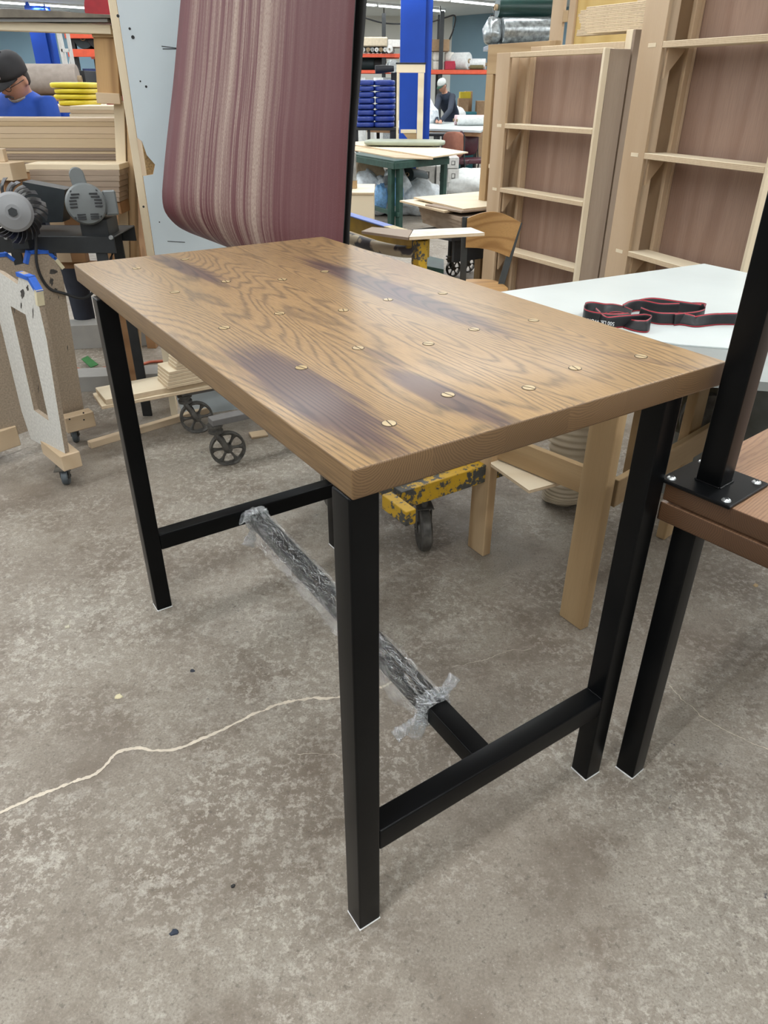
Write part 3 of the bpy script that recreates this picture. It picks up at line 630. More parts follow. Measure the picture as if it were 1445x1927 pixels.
# cream corrugated hose under the worktable
def hosepath(p, q, n=60): return [p.lerp(q, i/n) for i in range(n+1)]
hb = at(1063, 958, z=0)+V((0, .05, .0)); pts = smoothpath([V((hb.x, hb.y-.01, .0)), V((hb.x, hb.y, .05)), V((hb.x+.0, hb.y, .16)), V((hb.x+.01, hb.y+.02, .32)), V((hb.x+.02, hb.y+.03, .50)), V((hb.x+.06, hb.y+.06, .68))], 24)
bm = bmesh.new(); rs = []
for i, p in enumerate(pts):
    f = i/len(pts); r = .088*min(1, .35+f*7)*(1.12 if f > .55 else 1.); rs.append(r*(1+.045*math.sin(i*math.pi/2.2)))
tube_bm(bm, [p-hb for p in pts], rs, 28)
tag(link('corrugated_hose', bm, M_HOSE, Matrix.Translation(hb), None, True), 'cream ribbed flexible hose standing on the floor below the white worktable', 'hose')
# grey motor-like machine under the worktable at right
mg = thing('dust_collector', V((1.9, 2.9, 0)), 'dim grey machine with a round black housing beneath the right end of the worktable', 'machine')
a_ = at(1325, 845, z=.30); box('base_box', a_+V((.35, .30, -.14)), (.8, .5, .32), M_GREY, mg, E1)
b_ = at(1335, 790, z=.5); box('body', b_+V((.30, .36, -.02)), (.62, .36, .30), plain('olive machine paint', (.10, .095, .065), .5, var=.4), mg, E1, bev=.02)
c_ = at(1325, 805, z=.45); lathe('round_housing', [(0, 0), (.10, 0), (.11, .02), (.11, .10), (0, .10)], axisM(c_+V((.08, .15, -.02)), V((-.3, -.9, .1))), M_CAST, mg)
tk = at(1436, 745, z=.66); lathe('grey_bucket', [(0, -.2), (.09, -.2), (.11, .10), (.115, .10), (.115, .12), (.10, .12), (.08, -.18), (0, -.18)], Matrix.Translation(tk+V((.07, .05, 0))), plain('grey bucket plastic', (.16, .18, .18), .35), mg)
box('panel', at(1440, 800, z=.4)+V((.09, .10, -.12)), (.30, .05, .50), M_DARK, mg, E1)
# ply offcut on the yellow truck
q4 = [at(942, 880, z=.40), at(995.5, 923, z=.40), at(1062, 905.5, z=.40), at(963, 851, z=.40)]
q4[2] = q4[2]+(q4[2]-q4[1])*.1; q4[3] = q4[3]+V((-.06, .12, 0)); q4[0] = q4[0]+V((-.03, .03, 0))
tag(prism('plywood_offcut', q4, .3885, .40, M_PALE, None, M_EDGE), 'pale plywood offcut sticking out past the timber leg below the bar table', 'plywood')
# ================================================================ YELLOW PLATFORM TRUCK
yt = thing('platform_truck', at(757, 935, z=0)+E1*.3+A1*.4, 'worn yellow steel platform truck behind the bar table, with a bent tube handle', 'cart')
zb_ = .375; YC = at(757, 930, z=zb_)
def ty(a, b, z): p = YC+E1*a+A1*b; p.z = z; return p
zc_ = zb_-.03
beam('frame_rail', ty(0, 0.03, zc_), ty(.62, .03, zc_), .05, .07, M_YEL, yt)
beam('frame_rail', ty(0.0, .72, zc_), ty(.62, .72, zc_), .05, .07, M_YEL, yt)
beam('frame_rail', ty(0.025, .055, zc_), ty(.025, .695, zc_), .05, .07, M_YEL, yt)
beam('frame_rail', ty(.595, .055, zc_), ty(.595, .695, zc_), .05, .07, M_YEL, yt)
box('deck_board', ty(.31, .375, zb_+.006), (.60, .66, .012), M_GREYW, yt, E1)
beam('bumper', ty(-.035, -.10, zc_-.0), ty(-.035, .04, zc_), .04, .055, M_YEL, yt)
beam('corner_post', ty(.06, .03, zb_+.005), ty(.06, .03, zb_+.12), .06, .04, M_YEL, yt)
def caster(name, p, r, wd, par, hd, mat=M_DARK, zt=.3):
    """p: point on floor under the wheel, hd: rolling direction"""
    hd = hd.normalized(); ax = Z1.cross(hd); Mw = axisM(V((p.x, p.y, r)), ax, Z1)
    c = thing_part(name, p, par)
    bm = bmesh.new(); prof = [(r*.35, -wd*.42), (r*.9, -wd*.5), (r, -wd*.35), (r, wd*.35), (r*.9, wd*.5), (r*.35, wd*.42)]
    w_ = lathe('wheel', prof, Mw, mat, c, 36)
    lathe('hub', [(0, -wd*.55), (r*.3, -wd*.55), (r*.36, -wd*.4), (r*.36, wd*.4), (r*.3, wd*.55), (0, wd*.55)], Mw, M_CAST, c, 20)
    bm = bmesh.new(); B = frame(hd, ax, Z1, V((p.x, p.y, 0)))
    for s in (-1, 1):
        bbox_bm(bm, (.022, .003, r*1.25), (.004, s*wd*.66, r*1.5), B)
    bbox_bm(bm, (.06, wd*1.5, .004), (0.005, 0, 2.15*r), B); tube_bm(bm, [B @ V((.01, 0, 2.15*r)), B @ V((.01, 0, zt-.004))], .012, 12)
    bbox_bm(bm, (.07, .07, .004), (.01, 0, zt-.002), B); tube_bm(bm, [B @ V((0, -wd*.8, r)), B @ V((0, wd*.8, r))], .007, 8)
    link('fork', bm, M_CAST, Matrix(), c)
    return c
def thing_part(name, p, par):
    o = bpy.data.objects.new(name, None); COL.objects.link(o); o.empty_display_size = .05; setp(o, Matrix.Translation((p.x, p.y, 0)), par); return o
wp = at(795, 1030, z=0)
caster('caster', wp+V((.0, .0, 0)), .088, .042, yt, V((.15, -1, 0)), M_CAST, zc_-.035)
caster('caster', ty(.55, .65, 0), .088, .042, yt, V((.3, -1, 0)), M_CAST, zc_-.035)
caster('caster', ty(.08, .65, 0), .088, .042, yt, V((.3, -1, 0)), M_CAST, zc_-.035)
# handle end
hz = 1.0; HP = at(790, 452, z=hz); hs = (HP-YC).dot(E1), (HP-YC).dot(A1)
up_b = hs[1]
p0 = HP.copy(); hd_ = (at(650, 408, z=hz)-HP).normalized()
beam('end_post', V((HP.x, HP.y, .31)), V((HP.x, HP.y, hz)), .052, .045, M_YEL, yt, up=E1, off=(0, 0))
bx_ = HP+hd_*.95; beam('end_post', V((bx_.x, bx_.y, .31)), V((bx_.x, bx_.y, hz)), .052, .045, M_YEL, yt, up=E1)
M_YBLUE = plain('yellow flat bar', (.42, .26, .02), .5, var=.35, sc=7)
beam('top_bar', HP+hd_*-.02-Z1*.0, bx_, .012, .075, M_YBLUE, yt, off=(-.03, -.03)); 
beam('top_bar_strip', HP+hd_*.30+Z1*.010, bx_+Z1*.010, .05, .006, plain('blue paint', (.12, .19, .52), .5), yt, off=(-.02, 0))
beam('top_bar_strip', HP+hd_*-.02+Z1*.010, HP+hd_*.30+Z1*.010, .05, .006, plain('cream paint', (.55, .46, .26), .6, var=.35, sc=40), yt, off=(-.02, 0))
tb = smoothpath([HP+hd_*.02+Z1*-.05, HP+hd_*.12+Z1*-.055-E1*.05, HP+hd_*.3+Z1*-.05-E1*.10, HP+hd_*.55+Z1*-.045-E1*.11, HP+hd_*.8+Z1*-.04-E1*.08, bx_+Z1*-.04], 8)
tube('handle_tube', tb, .024, M_TUBEW, yt, 16)
for e_ in (.605,): beam('frame_rail', ty(e_, .72, zc_), V((bx_.x, bx_.y, zc_)), .05, .07, M_YEL, yt); beam('frame_rail', ty(.3, .72, zc_), V((HP.x, HP.y, zc_)), .05, .06, M_YEL, yt)
# thin white painted board over the handle, with brown hardboard beside it
bp = [at(912, 434, z=1.035), at(884, 426, z=1.035), at(700, 436, z=1.035), at(712, 445, z=1.035)]
o = prism('painted_board', [at(912, 438, z=1.03), at(886, 428, z=1.03), at(778, 432, z=1.03), at(770, 446, z=1.03)], 1.018, 1.03, plain('cream painted ply', (.68, .66, .58), .6), None, M_EDGE); tag(o, 'narrow cream painted board lying across the yellow truck handle', 'board')
tag(prism('hardboard_offcut', [at(768, 446, z=1.03), at(776, 432, z=1.03), at(700, 426, z=1.03), at(680, 434, z=1.03)], 1.018, 1.028, M_GREYW, None), 'brown hardboard offcut lying on the blue and cream bar of the yellow truck handle', 'board')
# ================================================================ SPOKED CASTER DOLLY
dz_ = .235
d_n, d_f = at(432, 873, z=0), at(374, 813, z=0); dd = (d_f-d_n); dd.z = 0; dlen = dd.length; dd.normalize(); ds = V((dd.y, -dd.x, 0))
dl = thing('factory_dolly', d_n, 'dark timber dolly on spoked cast iron wheels, under the bar table by the hanging belt', 'dolly')
def spoked(p, par, r, hd):
    c = thing_part('caster', p, par); hd = hd.normalized(); ax = Z1.cross(hd); Mw = axisM(V((p.x, p.y, r)), ax, Z1)
    bm = bmesh.new(); wd = .032; SG = 40
    def ringset(prof):
        rings = [[bm.verts.new((rr*math.cos(2*math.pi*i/SG), rr*math.sin(2*math.pi*i/SG), h)) for i in range(SG)] for rr, h in prof]
        loft(bm, rings+[rings[0]], False)
    ringset([(r*.86, -wd*.4), (r*.97, -wd/2), (r, -wd*.4), (r, wd*.4), (r*.97, wd/2), (r*.86, wd*.4)])
    ringset([(r*.10, -wd*.6), (r*.24, -wd*.6), (r*.28, -wd*.2), (r*.28, wd*.2), (r*.24, wd*.6), (r*.10, wd*.6)])
    # six curved openings left by six flared spokes
    for k in range(6):
        a0 = 2*math.pi*k/6
        secs = []
        for (rr, hw, th) in ((r*.24, .30, .010), (r*.42, .13, .009), (r*.6, .10, .009), (r*.76, .14, .009), (r*.88, .26, .010)):
            w_ = rr*hw*1.0; cc = V((rr*math.cos(a0), rr*math.sin(a0), 0)); t_ = V((-math.sin(a0), math.cos(a0), 0))
            secs.append([bm.verts.new(cc+t_*s*w_+V((0, 0, z*th))) for s, z in ((-1, -.6), (-.4, -1), (.4, -1), (1, -.6), (1, .6), (.4, 1), (-.4, 1), (-1, .6))])
        loft(bm, secs)
    link('wheel', bm, M_CAST, Mw, c, False)
    bm = bmesh.new(); off = hd*(-.045)
    for s in (-1, 1):
        pth = smoothpath([V((0, 0, r))+ax*s*.026, V((0, 0, r+.012))+ax*s*.027+off*-.6*-1*.4, V((0, 0, r*1.5))+ax*s*.026+off*.5, V((0, 0, r*1.95))+ax*s*.024+off, V((0, 0, r*2.2))+ax*s*.012+off], 6)
        tube_bm(bm, pth, [.014-.004*abs(i/len(pth)-.4) for i in range(len(pth))], 10)
    tube_bm(bm, [V((0, 0, r))-ax*.04, V((0, 0, r))+ax*.04], .008, 12)
    tube_bm(bm, [off+Z1*r*2.05, off+Z1*r*2.2], .034, 20); tube_bm(bm, [off+Z1*r*2.2, off+Z1*(r*2.42)], .024, 20); tube_bm(bm, [off+Z1*(r*2.42), off+Z1*(r*2.55)], .036, 20)
    link('fork', bm, M_CAST, Matrix.Translation((p.x, p.y, 0)), c, False); return c
rr_ = .083; hdv = V((.9, .35, 0))
spoked(d_n, dl, rr_, hdv); spoked(d_f, dl, rr_, hdv)
zt_ = rr_*2.55; bo = -hdv.normalized()*.045
dd2 = dd
M_BEAR = plain('grey bearer', (.16, .155, .15), .7)
e_ = d_n+bo+ds*.40
for q_ in (V(), dd*dlen): beam('bearer', d_n+bo+q_+Z1*(zt_+.015)-ds*.02, d_n+bo+q_+Z1*(zt_+.015)+ds*.48, .06, .03, M_BEAR, dl)
beam('side_bearer', e_+Z1*(zt_+.015)+dd*.031, e_+Z1*(zt_+.015)+dd*(dlen-.031), .06, .03, M_BEAR, dl)
ZDK = zt_+.0305
spoked(e_-bo, dl, rr_, hdv); spoked(e_-bo+dd*dlen, dl, rr_, hdv)
# ================================================================ HANGING SANDING BELT
BR, BLf = at(645, 563, z=.885), at(384, 442, z=.96)
a_ax = V((BLf.x-BR.x, BLf.y-BR.y, 0)).normalized(); n_ax = V((a_ax.y, -a_ax.x, 0))
b0 = V((BR.x, BR.y, .885)); axR = 0.; axL = (BLf-BR).dot(a_ax)
def soln(u, v, axial):                       # where the sight line of a pixel meets the plane across the belt at `axial`
    d = ray(u, v); o = V((0, 0, CZ)); t = (axial-(o-b0).dot(a_ax))/d.dot(a_ax); p = o+d*t; return ((p-b0).dot(n_ax), p.z)
def m_belt():
    m, t, b = nt('maroon abrasive with dusty streaks'); tc = N(t, 'ShaderNodeTexCoord'); sp = N(t, 'ShaderNodeSeparateXYZ'); L(t, tc.outputs['UV'], sp.inputs[0]); U, Vv = sp.outputs[0], sp.outputs[1]
    def nz(su, sv, d=3., r=.6, off=0.):
        cb = N(t, 'ShaderNodeCombineXYZ'); L(t, math_(t, 'MULTIPLY', U, su), cb.inputs[0]); L(t, math_(t, 'MULTIPLY', Vv, sv), cb.inputs[1]); cb.inputs[2].default_value = off
        n = N(t, 'ShaderNodeTexNoise', i_Scale=1., i_Detail=d, i_Roughness=r); L(t, cb.outputs[0], n.inputs['Vector']); return n.outputs[0]
    base = mixc(t, nz(3, .3), (.105, .028, .033), (.138, .048, .053))
    broad = ramp(t, nz(15, .22, 3), [(.47, (0, 0, 0)), (.60, (1, 1, 1))]); fine = ramp(t, nz(85, .6, 4, .7, 4.), [(.48, (0, 0, 0)), (.62, (1, 1, 1))])
    speck = ramp(t, nz(700, 90, 2, .6, 9.), [(.36, (0, 0, 0)), (.6, (1, 1, 1))])
    mask = ramp(t, U, [(.03, (.0, .0, .0)), (.12, (.65, .65, .65)), (.28, (1, 1, 1)), (.56, (1, 1, 1)), (.66, (.55, .55, .55)), (.74, (.10, .10, .10)), (.95, (.05, .05, .05))])
    s = math_(t, 'MULTIPLY', math_(t, 'MAXIMUM', math_(t, 'MULTIPLY', broad, .85), math_(t, 'MULTIPLY', fine, .6)), math_(t, 'MULTIPLY_ADD', speck, .55, .38)); s = math_(t, 'MULTIPLY', s, mask)
    c = mixc(t, math_(t, 'MULTIPLY', s, 1.), base, (.50, .40, .32))
    sp2 = ramp(t, nz(500, 400, 2, .6, 2.), [(.66, (0, 0, 0)), (.72, (.4, .4, .4))]); c = mixc(t, sp2, c, (.45, .36, .33))
    L(t, c, b.inputs['Base Color']); b.inputs['Roughness'].default_value = .6; return m
belt = thing('sanding_belt', b0-Z1*b0.z, 'wide maroon sanding belt with dusty streaks, hanging behind the bar table', 'sanding belt')
bm = bmesh.new(); uv = bm.loops.layers.uv.verify(); NSB = 24
secL = [(2.42, .15), (2.30, .125), (2.1, .085), (1.83, .017), (1.69, -.02), (1.54, -.06), (1.35, -.116), (1.21, -.154), (1.13, -.172), (1.07, -.168), (1.017, -.13), (.985, -.085), (.962, -.035), (.96, .01), (.975, .055), (1.01, .09), (1.08, .115), (1.2, .125), (1.4, .135), (1.6, .15), (1.83, .165), (2.1, .185), (2.30, .195), (2.42, .20)]
secR = [(2.42, .15), (2.30, .14), (2.1, .12), (1.76, .074), (1.61, .058), (1.52, .050), (1.41, .038), (1.26, .024), (1.17, .016), (1.088, .007), (1.0, .002), (.94, .002), (.905, .006), (.885, .018), (.90, .028), (.95, .032), (1.0, .033), (1.104, .036), (1.33, .060), (1.54, .088), (1.71, .112), (2.1, .155), (2.30, .175), (2.42, .19)]
_sm = lambda sec: [(q.y, q.x) for q in smoothpath([V((n_, z_, 0)) for z_, n_ in sec], 3)]
secL, secR = _sm(secL), _sm(secR)
rows = []; topc = []
for i in range(NSB+1):
    s = i/NSB; f = s; ax_ = axL+(axR-axL)*s; row = []
    for (zl_, nl), (zr_, nr) in zip(secL, secR):
        p = b0+a_ax*ax_+n_ax*(nl+(nr-nl)*f); p.z = zl_+(zr_-zl_)*f; row.append(p)
    row += [(row[-1]+row[0])/2+Z1*.055]; rows.append(row)
o0 = b0-Z1*b0.z; vr = [[bm.verts.new(p-o0) for p in r] for r in rows]; n_ = len(rows[0]); acc = [0]
for j in range(n_): acc.append(acc[-1]+(rows[0][(j+1) % n_]-rows[0][j]).length)
for i in range(NSB):
    for j in range(n_):
        k = (j+1) % n_; f = bm.faces.new((vr[i][j], vr[i+1][j], vr[i+1][k], vr[i][k])); f.smooth = True
        for lp in f.loops: lp[uv].uv = ((i if lp.vert in (vr[i][j], vr[i][k]) else i+1)/NSB, acc[j] if lp.vert in (vr[i][j], vr[i+1][j]) else acc[j+1])
bo_ = link('belt', bm, [m_belt(), plain('black belt backing', (.014, .013, .012), .5)], Matrix.Translation(o0), belt)
md = bo_.modifiers.new('t', 'SOLIDIFY'); md.thickness = .003; md.offset = -1; md.material_offset = 1; md.material_offset_rim = 1
BELT = bo_
hr = thing('hanging_rail', o0, 'steel rail hung from the ceiling that carries the wide maroon sanding belt', 'rail')
zz = 2.46; h0 = b0+a_ax*(axL+.1)+n_ax*.175; h1 = b0+a_ax*(axR-.1)+n_ax*.17; h0.z = h1.z = 2.44
tube('rail', [h0, h1], .016, M_STEELD, hr)
for h in (h0, h1): tube('drop_rod', [h, V((h.x, h.y, CEIL))], .008, M_STEELD, hr)
# ================================================================ WHITE PANEL + SHEETS + RACK at left
wp0 = at(338, 786, z=0); pdx = V((.92, .39, 0)).normalized(); pny = V((pdx.y, -pdx.x, 0))
wpan = thing('melamine_panel', wp0+pdx*.5, 'tall white melamine panel with a chipped edge, standing behind the sanding belt', 'panel')
def panel_with_chip():
    bm = bmesh.new(); W_, H_, T_ = .86, 2.45, .019
    zc1 = 1.24; out = [(0, .10), (.02, .015), (.09, 0), (W_, 0), (W_, H_), (0, H_), (0, zc1+.10), (.018, zc1+.085), (.030, zc1+.03), (.060, zc1-.01), (.045, zc1-.05), (0, zc1-.055)]
    vs = [bm.verts.new((x, 0, z)) for x, z in out]; f = bm.faces.new(vs); r = bmesh.ops.extrude_face_region(bm, geom=[f])
    for v in r['geom']:
        if isinstance(v, bmesh.types.BMVert): v.co.y -= -T_
    bmesh.ops.recalc_face_normals(bm, faces=bm.faces)
    for f in bm.faces: f.normal_update(); f.material_index = 0 if abs(f.normal.y) > .7 else 1
    return bm
M_CORE = plain('chipboard core', (.34, .22, .10), .9, var=.4, sc=120, bmp=.6)
link('sheet', panel_with_chip(), [M_WHITE, M_CORE], frame(pdx, -pny, Z1, wp0), wpan)
bx = box('core_backing', wp0+pdx*.3+(-pny)*.0255+Z1*1.23, (.56, .012, 2.0), M_CORE, wpan, pdx)
for (u, v, r) in ((222, 30, .006), (244, 54, .005), (250, 70, .007), (264, 153, .0035), (275, 163, .005), (270, 389, .005), (300, 418, .003)):
    d = ray(u, v); t = (wp0-V((0, 0, CZ))).dot(pny)/d.dot(pny); p = V((0, 0, CZ))+d*t
    lathe('screw_hole', [(0, .0008), (r, .0008), (r, -.001), (0, -.001)], axisM(p, pny), M_DARK, wpan, 12)
for (u0, v0, u1, v1) in ((304, 87, 336, 91), (306, 92, 336, 92), (315, 454, 348, 456)):
    P_ = []
    for u, v in ((u0, v0), (u1, v1)):
        d = ray(u, v); t = (wp0-V((0, 0, CZ))).dot(pny)/d.dot(pny); P_.append(V((0, 0, CZ))+d*t)
    beam('scratch', P_[0], P_[1], .0015, .003, M_DARK, wpan, bev=0)
# plywood sheet edge left of it (leans), then the bundle of ply strips, stud, block
def two(name, uvb, yb, uvt, yt, w_, h_, mat, par=None, up=None, edge=None, off=(0, 0)):
    return beam(name, at(*uvb, y=yb), at(*uvt, y=yt), w_, h_, mat, par, up=up or V((0, -1, 0)), edge=edge, off=off)
pl_b = at(300, 700, z=0); 
shb = thing('plywood_sheet', pl_b, 'pale plywood sheet on edge against the left side of the white melamine panel', 'plywood')
sb, st = at(314, 770, y=3.72), at(208, -20, y=3.80)
sb = V((wp0.x-.035, wp0.y+.03, 0)); dt = ray(211, 0); tt_ = 3.70/dt.y; st = V((0, 0, CZ))+dt*tt_; st = sb+(st-sb)*(2.4/ max(.1, st.z-sb.z)) if st.z > 0 else st
so_ = beam('sheet', sb, st, .034, .62, M_PALE, shb, up=V((-.25, .97, 0)), edge=M_EDGE, off=(0, .31))
rk = thing('timber_upright', at(258, 720, z=0), 'upright bundle of plywood strips under a knotty wooden stud at the left', 'post')
pb0 = at(252, 722, z=0); pt0 = at(234, 190, y=4.06)
beam('ply_strip', V((pb0.x-.02, pb0.y, 0)), V((pt0.x-.02, pt0.y, pt0.z)), .05, .05, M_PALE, rk, up=V((0, -1, 0)), edge=plyedge('ply edge b', n=4, th=.03))
beam('ply_strip', V((pb0.x+.024, pb0.y+.01, 0)), V((pt0.x+.024, pt0.y+.01, pt0.z-.02)), .034, .05, M_PINE, rk, up=V((0, -1, 0)), edge=M_EDGE)
bk0, bk1 = at(184, 184, y=4.02), at(228, 186, y=4.04)
M_KNOT = wood('knotty pine stud', (.52, .33, .15), (.30, .17, .07), 7, 3, .15, .55, .2)
beam('block', bk0, bk1, .10, .045, M_BIRCH, rk)
beam('stud', at(207, 178, y=4.03), at(199, 57, y=4.03), .105, .045, M_KNOT, rk, up=V((0, -1, 0)))
box('stud_cap', (at(186, 57, y=4.03)+at(212, 66, y=4.03))/2, (.11, .07, .04), M_OLDPINE, rk)
ov0, ov1 = at(-260, 40, y=4.02), at(214, 57, y=4.02)
ov = thing('overhead_rack', V((ov0.x, ov0.y, 0)), 'pale overhead beam carried by the knotty stud at the top left', 'rack')
beam('beam', ov0+Z1*.0, ov1, .09, .035, M_PALE, ov); box('post', V((ov0.x+.02, ov0.y, (ov0.z-.02)/2)), (.09, .09, ov0.z-.02), M_PINE, ov)
sh = [at(-60, 38, y=4.3), at(212, 46, y=4.3)]
zb2 = ov1.z+.018
tag(prism('laminate_sheet', [(ov0.x-.05, 3.95), (ov1.x+.0, 3.95), (ov1.x-.02, 4.4), (ov0.x-.05, 4.4)], zb2+.01, zb2+.022, plain('pale grey laminate', (.36, .37, .37), .4, var=.1, sc=3), None), 'pale grey laminate sheet lying on the overhead beam at top left', 'sheet')
bm = bmesh.new(); SGx = 20; g_ = []
for i in range(SGx+1):
    f = i/SGx; x = ov0.x-.05+(ov1.x+.02-ov0.x+.05)*f; row = []
    for (yy, z_) in ((3.93, 0), (3.93, .010+.022*math.sin(math.pi*min(1, max(0, (f-.15)/.85)))), (4.25, .02+.01*f), (4.25, .0)): row.append(bm.verts.new((x, yy, zb2+.024+z_)))
    g_.append(row)
loft(bm, g_); tag(link('stained_board', bm, plain('mould stained board', (.16, .14, .11), .75, var=.6, sc=7), Matrix(), None, False), 'stained grey brown board lying on top of the laminate sheet overhead', 'board')
# ---- lumber stacks
M_LB = [M_BIRCH, M_PALE, wood('tan ply face', (.58, .45, .29), (.50, .37, .22), 5, 2.2, .05, .6, .15)]
def stack(name, vs, y, dep, ul, ur, lab, cat, grp, mats, base_to=None):
    """boards whose front faces lie between the pixel rows vs at depth y"""
    rr = random.Random(len(vs)); n = len(vs)-1; ORD = ('topmost', 'second', 'third', 'fourth', 'fifth', 'sixth', 'seventh', 'eighth')
    for i in range(n):
        zt1, zb1 = at(100, vs[i], y=y).z, at(100, vs[i+1], y=y).z; xl, xr = at(ul+(rr.uniform(-3, 3)), vs[i], y=y).x, at(ur, vs[i], y=y).x
        j = rr.uniform(0, .006); o = box(name, ((xl+xr)/2, y+dep/2+j, (zt1+zb1)/2), (xr-xl-j, dep, zt1-zb1-.0006), mats[i % len(mats)], None, bev=.0015, edge=M_GREYW if grp.startswith('grey') else None)
        tag(o, lab.replace('@', (ORD[i]+' ' if i < n-1 or n == 1 else 'lowest ')), cat, grp)
stack('lumber_board', [222, 229, 238, 252, 261, 279], 4.20, .20, -70, 222, '@thick pale board of the long lumber stack in front of the man in blue', 'board', 'thick boards of the long lumber stack', [M_BIRCH, M_LB[2], M_BIRCH])
stack('thin_board', [279, 284.5, 290, 295.5, 301, 306.5, 312, 318, 324], 4.20, .20, -70, 222, '@thin board under the thick ones of the long lumber stack', 'board', 'thin boards of the long lumber stack', [M_GREYW, M_LB[2], M_GREYW])
sup = thing('saw_bench', V((at(100, 330, y=4.20).x-.2, 4.31, 0)), 'brown timber bench that carries the long lumber stack at left', 'bench')
zsu = at(100, 324, y=4.20).z
xa, xb = at(-70, 330, y=4.20).x, at(222, 330, y=4.20).x
box('bench_top', ((xa+xb)/2, 4.32, zsu-.02), (xb-xa, .22, .04), M_BROWNB, sup)
for x in (xa+.2, at(246, 650, y=4.34).x): box('leg', (x, 4.34, (zsu-.04)/2), (.06, .05, zsu-.04), M_BROWNB, sup)
stack('drawer_side', [199, 207, 214, 222], 4.75, .3, 132, 222, '@pale board of the short stack behind the long lumber stack', 'board', 'boards of the short stack behind the long one', [M_PALE, M_BIRCH])
sb2 = thing('work_stand', V((at(177, 222, y=4.8).x, 4.9, 0)), 'plain timber stand holding the short pale board stack', 'stand')
x0_, x1_ = at(132, 222, y=4.75).x, at(222, 222, y=4.75).x; zq = at(177, 222, y=4.75).z
box('stand_top', ((x0_+x1_)/2, 4.90, zq-.018), (x1_-x0_, .3, .034), M_BROWNB, sb2)
for x in (x0_+.04, x1_-.04): box('leg', (x, 4.9, (zq-.036)/2), (.06, .2, zq-.036), M_BROWNB, sb2)
stack('front_board', [309, 320], 3.90, .15, 42, 224, 'white edged topmost board of the front lumber stack behind the motor', 'board', 'boards of the front lumber stack', [M_PALE])
stack('front_board', [320, 331, 341, 352, 362, 372, 380], 3.90, .14, 55, 224, '@grey brown board of the front lumber stack behind the grey motor', 'board', 'grey boards of the front lumber stack', [M_GREYW])
fs = thing('work_stand', V((at(140, 380, y=3.96).x, 3.96, 0)), 'brown plywood stand under the front lumber stack, behind the motor', 'stand')
zq = at(140, 380, y=3.90).z; x0_, x1_ = at(50, 380, y=3.90).x, at(224, 380, y=3.90).x
box('stand_top', ((x0_+x1_)/2, 3.98, zq-.03), (x1_-x0_, .14, .056), M_BROWNB, fs)
zbt = at(130, 492, y=3.98).z
for uu, m_ in ((122, M_BIRCH), (148, M_BROWNB)): x = at(uu, 470, y=3.98).x; box('apron_board', (x, 3.98, (zq-.058+zbt)/2), (.078, .05, zq-.058-zbt), m_, fs)
for x in (at(95, 650, y=3.98).x, at(245, 650, y=4.0).x): box('leg', (x, 4.0, (zq-.058)/2), (.05, .05, zq-.058), M_BROWNB, fs)
beam('lower_rail', V((at(95, 650, y=4.0).x, 4.0, zbt-.02)), V((at(245, 650, y=4.0).x, 4.0, zbt-.02)), .04, .035, M_BROWNB, fs)
# wooden clamp block at the far left
cb_ = at(18, 345, y=3.75)
cbk = thing('wooden_jig', V((cb_.x, 3.8, 0)), 'small pale wooden block jig on a brown post behind the flap sander at left', 'jig')
box('block', cb_+Z1*.055, (.14, .10, .075), M_BIRCH, cbk, V((1, -.3, 0))); box('top_block', cb_+Z1*.12+V((-.02, 0, 0)), (.06, .06, .055), M_BIRCH, cbk, V((1, .2, 0))); box('post', V((cb_.x+.02, cb_.y+.02, (cb_.z+.017)/2)), (.09, .06, cb_.z+.016), M_BROWNB, cbk)
# ================================================================ FLAP SANDER with motor
ys = 3.35; trz = at(120, 445, y=ys).z
fsd = thing('flap_sander', V((at(110, 450, y=ys).x, ys+.1, 0)), 'bench flap sander with black flaps, silver disc and grey motor at the left', 'sander')
xa, xb = at(-40, 450, y=ys).x, at(215, 450, y=ys).x
for yy in (ys, ys+.30):
    box('frame_rail', ((xa+xb)/2, yy, trz-.035), (xb-xa, .006, .07), M_STEELD, fsd); 
box('tray', ((xa+xb)/2, ys+.15, trz-.003), (xb-xa, .29, .006), M_STEELD, fsd)
for x in (xa+.03, at(213, 600, y=ys).x):
    for yy in (ys+.01, ys+.29): box('leg', (x-(.0 if yy < ys+.1 or x < -1.8 else .02), yy, (trz-.008)/2), (.05, .012, trz-.008), M_STEELD, fsd)
for u in (12, 209): lathe('bolt', [(0, .008), (.008, .008), (.010, 0), (0, 0)], axisM(at(u, 447, y=ys-.003), V((0, -1, 0))), M_GALV, fsd, 12)
mc = at(162, 384, y=ys-.02); mx = V((.35, -.93, .10)).normalized(); MM = axisM(mc, mx, Z1); mr = .082
mo = lathe('motor_body', [(0, -.20), (.06, -.20), (mr*.97, -.17), (mr, -.16), (mr, -.03), (mr*1.02, -.028), (mr*1.02, -.005), (mr*.93, .012), (mr*.55, .020), (0, .020)], MM, M_MOTOR, fsd, 40)
for s in (-1, 1):
    for k in range(8):
        w_, cx2, cz2 = ((.034, .034, .030, .030, .030)[k], s*(.036, .042, .050, .050, .050)[k], .040-k*.0125) if k < 5 else (.034, s*.026, -.040-(k-5)*.009)
        bm = bmesh.new(); bbox_bm(bm, (w_, .006 if k < 5 else .005, .010), (cx2, cz2, .0175)); link('vent_slot', bm, M_DARK, MM, mo)
for a in (45, 135, 225, 315): lathe('screw', [(0, .008), (.006, .007), (.006, 0), (0, 0)], MM @ Matrix.Translation((math.cos(math.radians(a))*mr*.86, math.sin(math.radians(a))*mr*.86, .006)), M_STEELD, fsd, 10)
bm = bmesh.new()
cap = []
